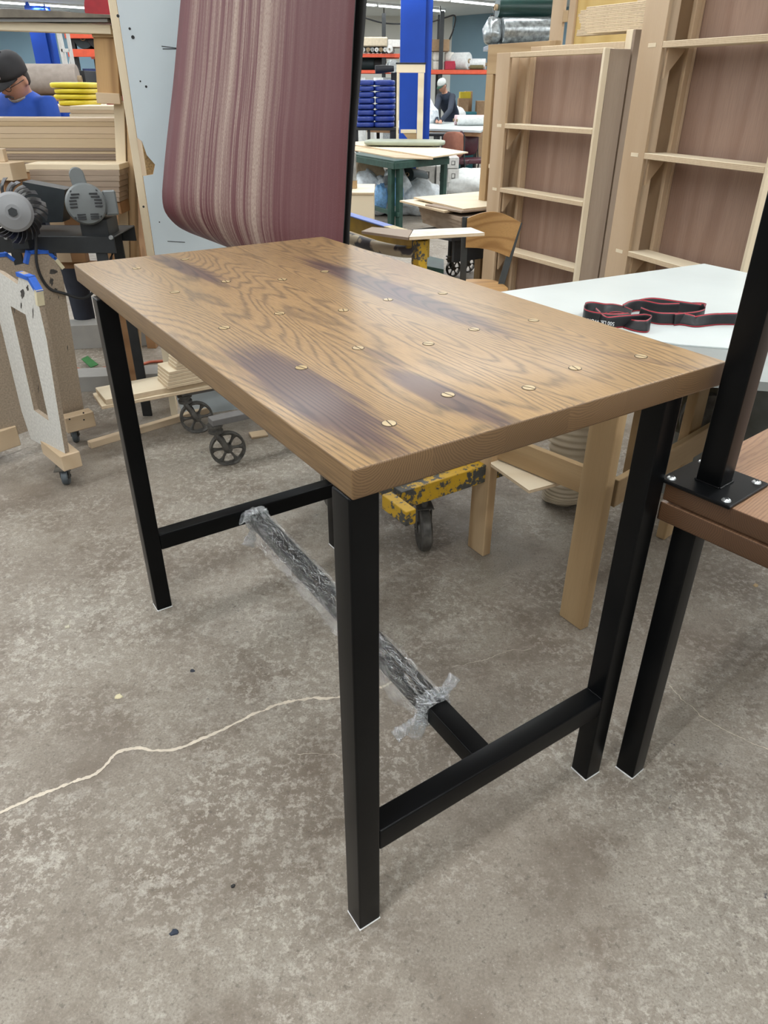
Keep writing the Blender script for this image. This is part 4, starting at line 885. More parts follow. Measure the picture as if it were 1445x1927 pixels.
for zz2 in (-.13, -.125, .00, .008):
    r = .030 if zz2 in (-.125, .0) else .026
    cap.append([bm.verts.new((math.cos(math.pi*i/12)*r if 0 < i < 12 or True else 0, .085+.03+math.sin(math.pi*i/12)*r, zz2-.02)) for i in range(13)]+[bm.verts.new((-r, .072, zz2-.02)), bm.verts.new((r, .072, zz2-.02))])
loft(bm, cap); link('capacitor_cover', bm, M_MOTOR, MM @ Matrix.Rotation(math.radians(8), 4, 'Z'), fsd)
box('junction_box', MM @ V((.10, .0, -.07)), (.055, .09, .10), M_MOTOR, fsd, MM.to_3x3() @ V((1, 0, 0)), MM.to_3x3() @ V((0, 1, 0)), bev=.006)
box('motor_foot', V((mc.x, ys+.09, (mc.z-mr*.9+trz)/2)), (.12, .14, abs(mc.z-mr*.9-trz)+.012), M_STEELD, fsd)
# belt guard
gc = [at(42, 342, y=ys+.12), at(122, 357, y=ys+.12), at(118, 418, y=ys+.12), at(48, 420, y=ys+.12)]
bm = bmesh.new(); vv = [bm.verts.new(p-gc[0]) for p in gc]; f = bm.faces.new(vv); r = bmesh.ops.extrude_face_region(bm, geom=[f])
for v in r['geom']:
    if isinstance(v, bmesh.types.BMVert): v.co.y += .09
link('belt_guard', bm, plain('black guard', (.028, .034, .038), .45, .2), Matrix.Translation(gc[0]), fsd)
# flap wheel
fc = at(25, 399, y=ys-.14); fx = V((.35, -.93, .12)).normalized(); FM = axisM(fc, fx, Z1); fr = .078
fw = lathe('disc', [(0, .016), (.030, .016), (fr*.86, .010), (fr, .004), (fr, -.004), (0, -.004)], FM, M_ALU, fsd, 48, ang=3)
bm = bmesh.new(); tube_bm(bm, [V((0, 0, .016)), V((0, 0, .034))], .018, 6); tube_bm(bm, [V((0, 0, .016)), V((0, 0, .032))], .010, 14); link('hex_nut', bm, M_STEELD, FM, fw)
bm = bmesh.new(); rr = random.Random(5)
for k in range(30):
    a = 2*math.pi*k/30+rr.uniform(-.04, .04); prev = None; Lf = rr.uniform(.062, .085)
    for i in range(7):
        f = i/6; rad = fr*.6+Lf*f; aa = a-.35*f*f; c0 = V((rad*math.cos(aa), rad*math.sin(aa), -.012)); tg = V((-math.sin(aa), math.cos(aa), 0)); wv_ = (tg*.55*(.5+.5*f)-V((0, 0, 1))).normalized()*.038; tn = V((math.cos(aa), math.sin(aa), 0)).cross(wv_).normalized()*.0012
        row = [bm.verts.new(q) for q in (c0-tn, c0+tn, c0+tn+wv_, c0-tn+wv_)]
        if prev: [bm.faces.new((prev[q], prev[(q+1) % 4], row[(q+1) % 4], row[q])) for q in range(4)]
        else: bm.faces.new(row)
        prev = row
    bm.faces.new(prev)
fl = link('flaps', bm, plain('black sanding cloth', (.02, .021, .026), .4, var=.4), FM, fsd)
tube('shaft', [fc-fx*.004, fc-fx*.13], .018, M_STEELD, fsd)
box('bearing_block', V((fc-fx*.12).to_tuple())+V((0, 0, -.055)), (.07, .06, (fc-fx*.12).z-trz+.08-.0), M_STEELD, fsd)
cordp = smoothpath([at(68, 440, y=ys-.05), at(70, 500, y=ys-.06), at(90, 540, y=ys-.03), at(120, 552, y=ys), at(160, 560, y=ys+.05), at(190, 530, y=ys+.15), at(213, 470, y=ys+.2), at(206, 425, y=ys+.1)], 8)
tube('power_cord', cordp, .0065, M_DARK, fsd, 8)
# ================================================================ ROLLING RACK of particle board (left)
rkb = thing('rolling_rack', at(110, 860, z=0), 'paint spattered rolling rack of notched particle board panels with blue tape at left', 'rack')
BYZ = .115
pr_ = at(156, 765, z=.17); plft = at(-60, 822, z=.17); xd = (pr_-plft); xd.z = 0; xl_ = xd.length; xd.normalize(); nd = V((xd.y, -xd.x, 0))
topz = .95
tpt = at(103, 500, z=.90)
lean = (tpt-pr_); 
def notched(outline, th, M, mats, name, par, hole=None):
    bm = bmesh.new(); vs = [bm.verts.new((x, 0, z)) for x, z in outline]; es = [bm.edges.new((vs[i], vs[(i+1) % len(vs)])) for i in range(len(vs))]
    if hole:
        hv = [bm.verts.new((x, 0, z)) for x, z in hole]; es += [bm.edges.new((hv[i], hv[(i+1) % len(hv)])) for i in range(len(hv))]
    r = bmesh.ops.triangle_fill(bm, use_beauty=True, use_dissolve=False, edges=es); fs_ = [g for g in r['geom'] if isinstance(g, bmesh.types.BMFace)]
    r = bmesh.ops.extrude_face_region(bm, geom=fs_)
    for v in r['geom']:
        if isinstance(v, bmesh.types.BMVert): v.co.y += th
    bmesh.ops.recalc_face_normals(bm, faces=bm.faces)
    for f in bm.faces: f.normal_update(); f.material_index = 0 if abs(f.normal.y) > .7 else 1
    return link(name, bm, mats, M, par)
def on_plane(u, v, p, n): d = ray(u, v); return V((0, 0, CZ))+d*((p-V((0, 0, CZ))).dot(n)/d.dot(n))
def loc2(u, v, p, n, x): q = on_plane(u, v, p, n)-p; return (q.dot(x), q.z)
# back panel: outline straight from the photo on its own vertical plane
bo1 = pr_
ol = [loc2(u, v, bo1, nd, xd) for u, v in ((158, 772), (118, 520), (107, 487), (90, 472), (54, 473), (50, 497), (28, 501), (24, 484), (12, 477), (-40, 480), (-110, 480), (-110, 850), (-20, 838))]
notched(ol, .02, frame(xd, -nd, Z1, bo1), [M_PARTICLE, M_PARTICLE], 'back_panel', rkb)
def strip(name, uvs, p, n, x, w_, mat, proud=.003):
    pts = [on_plane(u, v, p, n)+n*proud for u, v in uvs]; bm = bmesh.new(); c0 = pts[0]
    for a, b in zip(pts, pts[1:]):
        d = (b-a).normalized(); M = frame(d, n.cross(d)*-1, n, (a+b)/2-c0); bbox_bm(bm, ((b-a).length+.012, w_, .028), (0, 0, -.011), M)
    return link(name, bm, mat, Matrix.Translation(c0), rkb)
strip('blue_tape', [(50, 494), (54, 475), (90, 474), (103, 486)], bo1, nd, xd, .014, M_BTAPE)
strip('blue_tape', [(-8, 481), (12, 479), (24, 488)], bo1, nd, xd, .014, M_BTAPE)
strip('masking_tape', [(103, 486), (117, 503)], bo1, nd, xd, .016, plain('cream masking tape', (.62, .56, .38), .6))
# front panel, at right angles, coming towards the viewer
fb0 = at(124, 855, z=.155); fb1 = at(55, 818, z=.155); fdx = (fb0-fb1); fdx.z = 0; fdx.normalize(); fn = V((-fdx.y, fdx.x, 0))
if fn.dot(V((0, 0, 0))-fb0) < 0: fn = -fn
ol = [loc2(u, v, fb0, fn, fdx) for u, v in ((124, 862), (58, 826), (40, 772), (-4, 590), (-30, 500), (0, 513), (33, 535), (36, 512), (56, 522), (68, 545), (72, 570), (88, 640), (107, 760))]
hl = [loc2(u, v, fb0, fn, fdx) for u, v in ((92, 792), (64, 772), (20, 576), (48, 592))]
notched(ol, .02, frame(fdx, -fn, Z1, fb0), [M_WPART, M_PARTICLE], 'front_panel', rkb, hl)
strip('blue_tape', [(34, 516), (55, 524), (69, 548)], fb0, fn, fdx, .016, M_BTAPE)
strip('masking_tape', [(69, 548), (72, 572)], fb0, fn, fdx, .016, plain('cream masking tape', (.62, .56, .38), .6))
M_SMEAR = plain('black smear', (.05, .045, .04), .8, var=.5, sc=60)
def smear(u, v, du, dv, p, n, k):
    c = on_plane(u, v, p, n)+n*.0006; rr3 = random.Random(k); bm = bmesh.new(); e_x = on_plane(u+du, v, p, n)-on_plane(u, v, p, n); e_y = on_plane(u, v+dv, p, n)-on_plane(u, v, p, n)
    bm.faces.new([bm.verts.new(e_x*math.cos(6.283*q/12)*rr3.uniform(.5, 1.2)+e_y*math.sin(6.283*q/12)*rr3.uniform(.5, 1.2)) for q in range(12)]); link('paint_smear', bm, M_SMEAR, Matrix.Translation(c), rkb)
for k, (u, v, du, dv) in enumerate(((100, 512, 8, 5), (97, 530, 4, 9), (105, 545, 3, 4), (110, 560, .8, 4), (94, 562, .8, 3), (82, 565, .6, 3), (127, 655, .7, 6), (72, 732, .8, 9))): smear(u, v, du, dv, bo1, nd, k)
for k, (u, v, du, dv) in enumerate(((42, 552, 4, 10), (52, 542, 3, 6), (40, 575, 1.2, 9), (62, 590, 1, 14), (28, 585, .8, 5))): smear(u, v, du, dv, fb0, fn, k+20)
k0 = at(112, 858, z=.155); k1 = at(77, 829, z=.155); kd = (k0-k1); kd.z = 0; klen = kd.length; kd.normalize()
box('base_block', (k0+k1)/2+V((-kd.y, kd.x, 0))*.04+Z1*-.035+fdx*.0, (klen+.03, .085, .075), M_BIRCH, rkb, kd, bev=.004)
e0 = at(118, 788, z=.16); e1_ = at(165, 776, z=.16)
box('base_block', (e0+e1_)/2+Z1*-.035+V((0, .02, 0)), ((e1_-e0).length+.02, .06, .08), M_BIRCH, rkb, (e1_-e0), bev=.004)
for (u, v) in ((131, 789), (157, 777), (158, 790)): 
    d_ = (e1_-e0).normalized(); nn_ = V((d_.y, -d_.x, 0)); p = on_plane(u, v, (e0+e1_)/2+V((0, .02, 0))+nn_*.031, nn_)
    lathe('screw_hole', [(0, .0008), (.004, .0008), (.004, -.001), (0, -.001)], axisM(p, nn_), M_DARK, rkb, 10)
e2, e3 = at(-30, 818, z=.16), at(25, 800, z=.16)
box('base_block', (e2+e3)/2+Z1*-.045+V((0, .0, 0)), ((e3-e2).length, .06, .10), M_BIRCH, rkb, (e3-e2), bev=.004)
M_WHEELG = plain('scuffed grey rubber', (.075, .09, .10), .55, var=.5, sc=25)
caster('caster', at(124, 914, z=0)+V((0, .02, 0)), .039, .028, rkb, V((.25, -1, 0)), M_WHEELG, .086)
caster('caster', at(142, 834, z=0)+V((0, .02, 0)), .039, .026, rkb, V((.3, -1, 0)), M_WHEELG, .088)
caster('caster', at(-30, 880, z=0)+V((0, .1, 0)), .036, .026, rkb, V((.3, -1, 0)), M_WHEELG, .09)
# ================================================================ FLOOR BOARDS, STICK, CORDS
def fboard(name, p0, p1, w_, th, z, mat, lab, grp=None, edge=M_EDGE, side=-1):
    a, b = at(*p0, z=z), at(*p1, z=z); a.z = b.z = z+th/2
    return tag(beam(name, a, b, w_, th, mat, None, edge=edge, off=(w_/2*side, 0)), lab, 'board', grp)
fboard('wood_strip', (172, 845), (500, 746), .035, .034, 0, M_BIRCH, 'long pale square stick lying on the floor behind the left table leg', None, None, 1)
fboard('plywood_board', (192, 771), (452, 722), .19, .018, ZDK, M_PALE, 'lowest pale plywood board lying across the spoked dolly, under the stepped offcuts', 'stepped plywood offcuts on the dolly', side=1)
fboard('plywood_board', (200, 762), (452, 712), .185, .026, ZDK+.019, M_PALE, 'long plywood board across the spoked dolly with the shorter offcuts stacked on it', 'stepped plywood offcuts on the dolly', side=1)
zc2 = ZDK+.046
for i in range(5): fboard('plywood_offcut', (316+(.6*i), 733-i*6.6), (470, 702-i*6.6), .15, .0170, zc2+i*.0175, M_PALE, 'plywood offcut in the middle step of the stack on the dolly, %s' % ('lowest', 'second lowest', 'middle one', 'second highest', 'topmost')[i], 'stepped plywood offcuts on the dolly', side=1)
zc3 = zc2+.088
for i in range(3): fboard('plywood_offcut', (332+i, 697-i*6.4), (470, 670-i*6.4), .11, .0170, zc3+i*.0175, M_PALE, 'short plywood offcut in the top step of the stack on the dolly, %s' % ('lowest', 'middle one', 'topmost')[i], 'stepped plywood offcuts on the dolly', side=1)
fboard('wood_scrap', (474, 827), (505, 822), .07, .012, 0, M_BIRCH, 'short flat wood scrap on the floor behind the near spoked wheel', None, None, 1)
M_BAND = plain('pale grey steel channel', (.34, .34, .32), .6, var=.12, sc=6); M_BANDD = plain('shadow grey steel channel', (.16, .165, .165), .6)
mb = thing('steel_floor_frame', at(160, 690, z=0), 'low grey steel channel frame on the floor behind the rolling rack', 'frame')
for (v0, v1, zt2) in ((655, 640, .16), (735, 715, .09)):
    a, b = at(60, v0+4, z=0), at(300, v0-8, z=0); beam('channel', V((a.x, a.y+.05, zt2/2)), V((b.x, b.y+.05, zt2/2)), .16, zt2, M_BAND, mb)
tag(prism('green_tag', [at(u, v, z=.032) for u, v in ((153, 676), (165, 670), (185, 686), (171, 692))], .030, .034, plain('green card', (.03, .16, .04), .5), None), 'small green card lying on the orange cord on the floor', 'card')
tube_pts = smoothpath([at(100, 688, z=.02), at(140, 690, z=.02), at(170, 697, z=.02), at(200, 689, z=.02), at(260, 684, z=.02), at(285, 678, z=.02), at(330, 678, z=.02), at(365, 690, z=.02), at(320, 700, z=.02), at(275, 688, z=.02), at(300, 720, z=.02), at(340, 712, z=.02)], 8)
for p in tube_pts: p.z = .010
tag(tube('extension_cord', tube_pts, .009, M_CORD, None, 8), 'orange red extension cord snaking over the floor behind the left table leg', 'cord')
# small white lumber block hanging near (chair leg) and white board on the floor
# small debris on the floor
for (u, v, r, c, lab) in ((222, 1311, .014, (.62, .56, .36), 'pale yellow wood chip lying on the bare concrete left of the near table leg'), (127, 1180, .010, (.5, .47, .36), 'small pale flake on the concrete at the far left of the floor'), (362, 1263, .008, (.03, .035, .05), 'small dark crumb on the concrete left of the near table leg'),
                       (328, 1755, .009, (.02, .03, .05), 'dark blue crumb on the concrete at the lower left'), (1422, 1102, .012, (.42, .30, .16), 'brown wood shaving on the concrete under the red brown table'), (664, 1503-0, .006, (.6, .55, .45), 'tiny pale shaving on the concrete beside the near leg'),
                       (438, 1668, .006, (.02, .02, .02), 'tiny black crumb on the concrete below the floor crack')):
    p = at(u, v, z=0); bm = bmesh.new(); rr = random.Random(u); n = 9
    a = [bm.verts.new((math.cos(6.283*i/n)*r*rr.uniform(.6, 1.3), math.sin(6.283*i/n)*r*rr.uniform(.5, 1.1), .0)) for i in range(n)]; b = [bm.verts.new((q.co.x*.8, q.co.y*.8, .002+.002*rr.random())) for q in a]
    loft(bm, [a, b]); tag(link('wood_chip' if c[0] > .1 else 'debris_crumb', bm, plain('chip%d' % u, c, .7), Matrix.Translation((p.x, p.y, .0003))), lab, 'debris')
# ================================================================ UPHOLSTERY FRAMES (right)
def fplane(uvL, yL, uvR):
    p1 = at(*uvL, y=yL); p2 = at(*uvR, z=p1.z); d = (p2-p1); w_ = d.length; d.normalize(); return p1, d, V((-d.y, d.x, 0)), w_   # d: to the right along the front, n: to the back
def fr_loc(u, v, p, d, n): q = on_plane(u, v, p, n)-p; return q.dot(d), q.z+p.z
class FrameRig:
    def __init__(s, name, uvL, yL, uvR, lab, cat='upholstery frame', shear=0., grp=None):
        s.p, s.d, s.n, s.w = fplane(uvL, yL, uvR); s.O = V((s.p.x, s.p.y, 0)); s.sh = shear; s.bn = 0
        s.t = thing(name, s.O+s.d*.4, lab, cat, grp)
        s.up = (Z1+s.d*s.sh).normalized()
    def loc(s, u, v): return fr_loc(u, v, s.p, s.d, s.n)
    def P(s, x, b, z): return s.O+s.d*(x+s.sh*z)+s.n*b+Z1*z
    def stile(s, nm, x0, x1, b0, b1, z0, z1, mat, edge=None):     # upright board
        return beam(nm, s.P((x0+x1)/2, (b0+b1)/2, z0), s.P((x0+x1)/2, (b0+b1)/2, z1), x1-x0, b1-b0, mat, s.t, up=s.n, edge=edge)
    def rail(s, nm, x0, x1, b0, b1, z0, z1, mat, edge=None):
        return beam(nm, s.P(x0, (b0+b1)/2, (z0+z1)/2), s.P(x1, (b0+b1)/2, (z0+z1)/2), b1-b0, z1-z0, mat, s.t, edge=edge)
M_BF = wood('birch board', (.56, .42, .28), (.47, .335, .205), 5, 2.0, .16, .6, .12)
f1 = FrameRig('upholstery_frame', (938, 357), 6.0, (1100, 385), 'tall birch upholstery frame with brown panels, standing behind the oak chair')
f2 = FrameRig('upholstery_frame', (1212, 291), 4.6, (1445, 318), 'biggest birch upholstery frame with brown panels, behind the white worktable at right')
def xb(f, u, v, b): q = on_plane(u, v, f.O+f.n*b, f.n)-f.O; return q.dot(f.d), q.z
def build_frame(f, xl, sw, H, zs, dep, panel_b, bs, gus, matS=M_BF, panelmat=M_LAUAN, endmat=M_GREYW, first=True, rw=.02, right=True):
    W_ = f.w; th = .022
    f.stile('stile', xl, xl+sw, 0, th, 0, H, matS)
    f.stile('stile', xl, xl+.022, th+.0005, dep, 0, H-.001, matS)
    f.stile('back_stile', bs[0], bs[1], panel_b-.02, panel_b-.0005, 0.001, H-.002, matS)
    f.stile('back_stile_edge', bs[1]-.03, bs[1]-.001, panel_b-.055, panel_b-.0205, 0.001, H-.003, matS)
    if right:
        f.stile('stile', W_-rw, W_, 0, .045, 0, H, M_PALE)
        f.stile('end_panel', W_-rw, W_+.002, .0455, dep, 0.002, H-.004, endmat)
    f.stile('back_panel', bs[0]+.05, W_-rw-.001, panel_b, panel_b+.008, .03, H-.01, panelmat)
    f.rail('top_rail', xl+sw+.0005, W_-rw-.0005, 0, .10, H-.03, H-.0005, M_PALE, M_EDGE)
    for z in zs:
        f.rail('shelf_rail', xl+sw+.0005, W_-rw-.0005, -.001, panel_b-.056, z-.015, z+.015, M_PALE, M_EDGE)
        # dog-bone slot joint showing through the stile
        f.rail('joint_tab', xl+sw*.40, xl+sw*.74, -.0015, .0005, z-.010, z+.010, M_PALE)
        if gus:
            a, b, c = f.P(xl+sw+.001, .03, z-.0155), f.P(xl+sw+.001, .15, z-.0155), f.P(xl+sw+.001, .03, z-.155)
            bm = bmesh.new(); vs = [bm.verts.new(q-a) for q in (a, b, c)]; fc_ = bm.faces.new(vs); r = bmesh.ops.extrude_face_region(bm, geom=[fc_])
            for v in r['geom']:
                if isinstance(v, bmesh.types.BMVert): v.co += f.d*.018
            link('gusset', bm, matS, Matrix.Translation(a), f.t)
b1 = (xb(f1, 981, 110, .19)[0], xb(f1, 1010, 110, .19)[0])
build_frame(f1, -.135, .15, 1.745, (1.292, f1.p.z, f1.p.z-.43), .22, .19, b1, True)
b2 = (xb(f2, 1284, 20, .20)[0], xb(f2, 1325, 20, .20)[0])
build_frame(f2, -.19, .19, 2.27, (1.735, 1.20, .665, .13), .26, .20, b2, True)
# a second, taller frame directly behind frame 1 whose grey end shows to the right of it
f1b = FrameRig('upholstery_frame', (938, 357), 6.0, (1100, 385), 'grey brown upholstery frame right behind the birch one, its long end showing beside it', shear=0)
f1b.bn = .23
W1 = f1.w
hb_ = xb(f1, 1150, 60, .3)[1]
f1b.stile('end_panel', W1-.02, W1, .235, .43, 0, hb_, M_GREYW); f1b.stile('end_panel', W1-.021, W1-.003, .431, .70, 0, hb_-.01, M_GREYW)
f1b.stile('corner_strip', W1-.075, W1-.0205, .235, .26, 0, hb_, M_PALE); f1b.stile('stile', -.05, .06, .235, .26, 0, hb_-.06, M_BF)
f1b.rail('top_rail', .0605, W1-.076, .235, .30, hb_-.10, hb_-.06, M_PALE, M_EDGE); f1b.stile('back_panel', -.02, W1-.08, .69, .70, 0, hb_-.08, M_LAUAN)
for zz_ in (.4, .9, 1.35): f1b.rail('shelf_rail', .0605, W1-.076, .262, .66, zz_-.012, zz_+.012, M_PALE, M_EDGE)
# orange brown frame behind at the left
f3 = FrameRig('upholstery_frame', (920, 200), 6.75, (1030, 206), 'old orange brown timber frame standing left of the birch upholstery frames')
f3.d, f3.n = f1.d, f1.n; f3.O = at(921, 300, y=6.7); f3.O.z = 0; l3 = [f3_ for f3_ in (xb(f3, 905, 300, 0), xb(f3, 921, 300, 0), xb(f3, 937, 300, 0), xb(f3, 920, 84, 0), xb(f3, 1035, 80, 0))]
H3 = l3[3][1]
f3.stile('stile', l3[0][0], l3[1][0]-.03, 0, .05, 0, H3-.20, M_OLDPINE); f3.stile('side_board', l3[1][0]-.0295, l3[1][0]-.01, .02, .20, 0, H3-.2, M_BROWNB)
f3.rail('top_rail', l3[0][0], l3[4][0], 0, .05, H3-.199, H3, M_OLDPINE); f3.stile('back_board', l3[1][0]-.009, l3[1][0]+.12, .185, .20, 0, H3-.2, M_BROWNB)
for zz_ in (.45, .95): f3.rail('shelf_rail', l3[1][0]-.008, l3[4][0], 0.0, .18, zz_, zz_+.03, M_PALE)
f3.stile('stile', l3[4][0]+.0005, l3[4][0]+.06, 0, .05, 0, H3, M_OLDPINE)
# tall frame with a yellow pine panel at the top, behind
f4 = FrameRig('upholstery_frame', (1045, 70), 7.3, (1180, 68), 'tall timber frame with a yellow pine panel, behind the stack of plywood strips')
f4.d, f4.n = f1.d, f1.n; f4.O = at(1045, 60, y=7.3); f4.O.z = 0
X4 = [xb(f4, u, 20, 0)[0] for u in (1038, 1060, 1070, 1082, 1196)]
f4.stile('stile', X4[0], X4[1], 0, .03, 0, 2.6, M_BF); f4.stile('stile', X4[2], X4[3], 0, .03, 0, 2.6, M_BF); f4.stile('pine_panel', X4[3]+.0005, X4[4], .02, .035, 0.0, 2.59, M_YELLOWPLY)
f4.rail('top_rail', X4[0], X4[4], .0355, .07, 2.45, 2.6, M_BF); f4.stile('stile', X4[4]+.0005, X4[4]+.07, 0, .03, 0, 2.6, M_BF)
f4.rail('cross_rail', X4[1]+.001, X4[2]-.001, 0.0, .03, 2.0, 2.08, M_OLDPINE)
# plywood strips stacked on the frame tops
xA, xB = xb(f1, 1103, 45, .31)[0], xb(f1, 1089, 45, .45)[0]
for i in range(8):
    z0_ = hb_+.0005+i*.0187
    for k, (x0__, b0_, b1_) in enumerate(((xA, .31, .40), (xB, .45, .53))):
        j = random.Random(i*7+k).uniform(-.02, .02)
        o = beam('plywood_strip', f1.P(x0__+j, (b0_+b1_)/2, z0_+.009), f1.P(W1+.22+j, (b0_+b1_)/2, z0_+.009), b1_-b0_, .0175, M_PALE, None, edge=plyedge('strip edge', (.62, .50, .34), (.20, .13, .08), 3, .0175))
        pos = ('lowest', 'second', 'third', 'fourth', 'fifth', 'sixth', 'seventh', 'topmost')[i]
        tag(o, '%s plywood strip, counted upwards, in the %s pile on top of the grey brown frame' % (pos, ('near', 'far')[k]), 'board', 'plywood strips piled on the frame tops')
# ================================================================ OAK CHAIR
chd = thing('oak_chair', at(905, 535, z=.46)-Z1*.46, 'chair with an oak plywood back and seat and grey steel uprights, beyond the white worktable', 'chair')
yb_ = 4.72; bl0, bl1 = at(876, 470, y=yb_), at(960, 470, y=yb_); btl, btr = at(880, 405, y=yb_+.03), at(980, 420, y=yb_+.03)
bm = bmesh.new(); R_ = []
for i in range(13):
    f = i/12; cv = -.03*math.sin(math.pi*f)*-1
    xt = (1-f)*at(880, 412, y=yb_).x+f*at(981, 420, y=yb_).x; xo = (1-f)*at(876, 470, y=yb_).x+f*at(958, 488, y=yb_).x
    zt_2 = (1-f)*at(880, 412, y=yb_).z+f*at(981, 420, y=yb_).z+.045*math.sin(math.pi*f); zb_2 = (1-f)*at(876, 466, y=yb_).z+f*at(958, 484, y=yb_).z+.012*math.sin(math.pi*f)
    row = [(xo, yb_+cv, zb_2), (xt, yb_+cv+.02, zt_2), (xt, yb_+cv+.035, zt_2), (xo, yb_+cv+.015, zb_2)]; R_.append([bm.verts.new(V(r_)-bl0) for r_ in row])
loft(bm, R_); sharp(link('backrest', bm, M_OAKY, Matrix.Translation(bl0), chd), 40)
M_CHST = plain('grey chair steel', (.06, .065, .065), .4, .5)
up0 = at(876, 408, y=yb_+.05); up1 = at(977, 418, y=yb_+.05)
dn0 = V((up0.x+.005, yb_+.0, 0)); dn1 = at(940, 545, y=yb_-.02); dn1 = up1+(dn1-up1)*(up1.z/(up1.z-dn1.z))
beam('upright', V((dn0.x, dn0.y, 0)), up0, .012, .04, M_CHST, chd, up=V((1, 0, 0))); beam('upright', V((dn1.x, dn1.y, 0)), up1, .012, .04, M_CHST, chd, up=V((1, 0, 0)))
sc_ = at(900, 540, z=.455); bm = bmesh.new(); a_ = []; n_s = 28
for zz_, k in ((-.016, .97), (-.012, 1), (0, 1), (.004, .985)):
    a_.append([bm.verts.new((.205*k*math.copysign(abs(math.cos(6.283*i/n_s))**.7, math.cos(6.283*i/n_s)), .20*k*math.copysign(abs(math.sin(6.283*i/n_s))**.7, math.sin(6.283*i/n_s)), zz_)) for i in range(n_s)])
loft(bm, a_); sharp(link('seat', bm, M_OAKY, Matrix.Translation(sc_+V((-.03, .0, 0))) @ Matrix.Rotation(.2, 4, 'Z'), chd), 50)
sx0, sx1 = sc_.x-.19, sc_.x+.13
for x in (sx0, sx1): beam('seat_rail', V((x, sc_.y-.16, .43)), V((x, yb_+.02, .43)), .02, .02, M_CHST, chd); beam('front_leg', V((x, sc_.y-.17, 0)), V((x, sc_.y-.15, .42)), .022, .022, M_CHST, chd, up=V((0, 1, 0)))
# ================================================================ PLYWOOD STACK ON A DARK CART
pcart = thing('material_cart', at(845, 500, y=6.3)*1, 'dark steel cart on spoked wheels carrying plywood sheets, behind the oak chair', 'cart')
def para(L0, C0, ln, z): L_, C_ = at(*L0, z=z), at(*C0, z=z); return [L_, C_, C_+E1*ln, L_+E1*ln]
q = para((778, 371), (872, 393), .9, .69); tag(prism('plywood_sheet', q, .678, .69, M_PALE, None, M_EDGE), 'large pale plywood sheet, topmost on the dark cart behind the oak chair', 'plywood', 'plywood sheets on the dark cart')
q = para((752, 377), (836, 397), .8, .665); tag(prism('plywood_sheet', q, .650, .665, M_PALE, None, M_EDGE), 'pale plywood sheet under the topmost one on the dark cart', 'plywood', 'plywood sheets on the dark cart')
tag(prism('plywood_shim', para((800, 385), (868, 398), .5, .677), .6655, .6775, M_GREYW, None), 'thin grey board between the two pale sheets on the dark cart', 'board')
for i in range(5):
    z_ = .635-i*.031; q = para((787+i*2, 384+i*7.), (868, 410+i*7), .85, z_); tag(prism('brown_board', q, z_-.0305, z_, M_GREYW, None), 'brown board in the dark cart stack below the pale sheets, %s' % ('topmost', 'second from the top', 'middle one', 'second lowest', 'lowest')[i], 'board', 'thick brown boards on the dark cart')
zc4 = .635-4*.031-.0305; L_, C_ = at(772, 432, z=zc4), at(850, 447, z=zc4)
prism('deck', [L_, C_, C_+E1*.9, L_+E1*.9], zc4-.03, zc4, M_DARK, pcart)
o_ = C_+E1*.06+A1*.05; beam('side_frame', V((o_.x, o_.y, zc4-.12)), V((o_.x, o_.y, zc4-.12))+E1*.8, .03, .18, M_DARK, pcart)
for (u, v, zz_) in ((852, 520, 0), (880, 512, 0)):
    p = at(u, v, z=0); spoked(p, pcart, .075, V((.9, .5, 0))); o2 = p-V((.9, .5, 0)).normalized()*.045; tube('stem', [V((o2.x, o2.y, .19)), V((o2.x, o2.y, zc4-.03))], .02, M_DARK, pcart)
p = at(800, 500, z=0); tag(prism('green_tray', [at(798, 500, z=.12), at(835, 507, z=.12), at(835, 488, z=.12), at(800, 480, z=.12)], .0, .12, M_GREENS, None), 'dark green steel tray on the floor beside the yellow truck post', 'tray')
# ================================================================ GREEN STEEL BENCH and things round it
gz = .77; g0 = at(742, 303, z=gz); gR = at(845, 294, z=gz); gl = (at(655, 288, z=gz)-g0); rl = gR-g0; d1_ = V((rl.x, rl.y, 0)); d2_ = V((gl.x, gl.y, 0))
gb = thing('steel_bench', V((g0.x, g0.y, 0)), 'dark green steel bench with plywood sheets on it, in the middle distance', 'bench')
prism('bench_top', [g0, g0+d1_, g0+d1_+d2_, g0+d2_], gz-.02, gz, M_GREENS, gb)
for d_ in (d1_, d2_):
    beam('apron', V((g0.x, g0.y, gz-.055)), V((g0.x, g0.y, gz-.055))+d_, .02, .07, M_GREENS, gb)
lg1, lg2 = at(757, 425, z=0), at(733, 424, z=0)
for p in (g0+d1_.normalized()*.12+d2_.normalized()*.04, g0+d2_.normalized()*.12+d1_.normalized()*.03, g0+d1_*.96+d2_*.05, g0+d2_*.94+d1_*.03): box('leg', V((p.x, p.y, (gz-.021)/2)), (.065, .065, gz-.021), M_GREENS, gb, d1_)
p = g0+d1_.normalized()*.09; beam('lower_rail', V((p.x, p.y, .16)), V((p.x, p.y, .16))+d2_*.9, .04, .05, M_GREENS, gb)
tag(prism('plywood_sheet', [at(640, 268, z=.80), at(815, 295, z=.80), at(881, 286, z=.80), at(740, 263, z=.80)], .785, .80, M_PALE, None, M_EDGE), 'pale plywood sheet lying on the dark green bench under the sage cushion', 'plywood')
tag(prism('plywood_sheet', [at(640, 277, z=.785), at(745, 296, z=.785), at(815, 298, z=.785), at(740, 270, z=.785)], .7705, .7845, M_BIRCH, None, M_EDGE), 'lower birch sheet directly on top of the dark green bench', 'plywood')
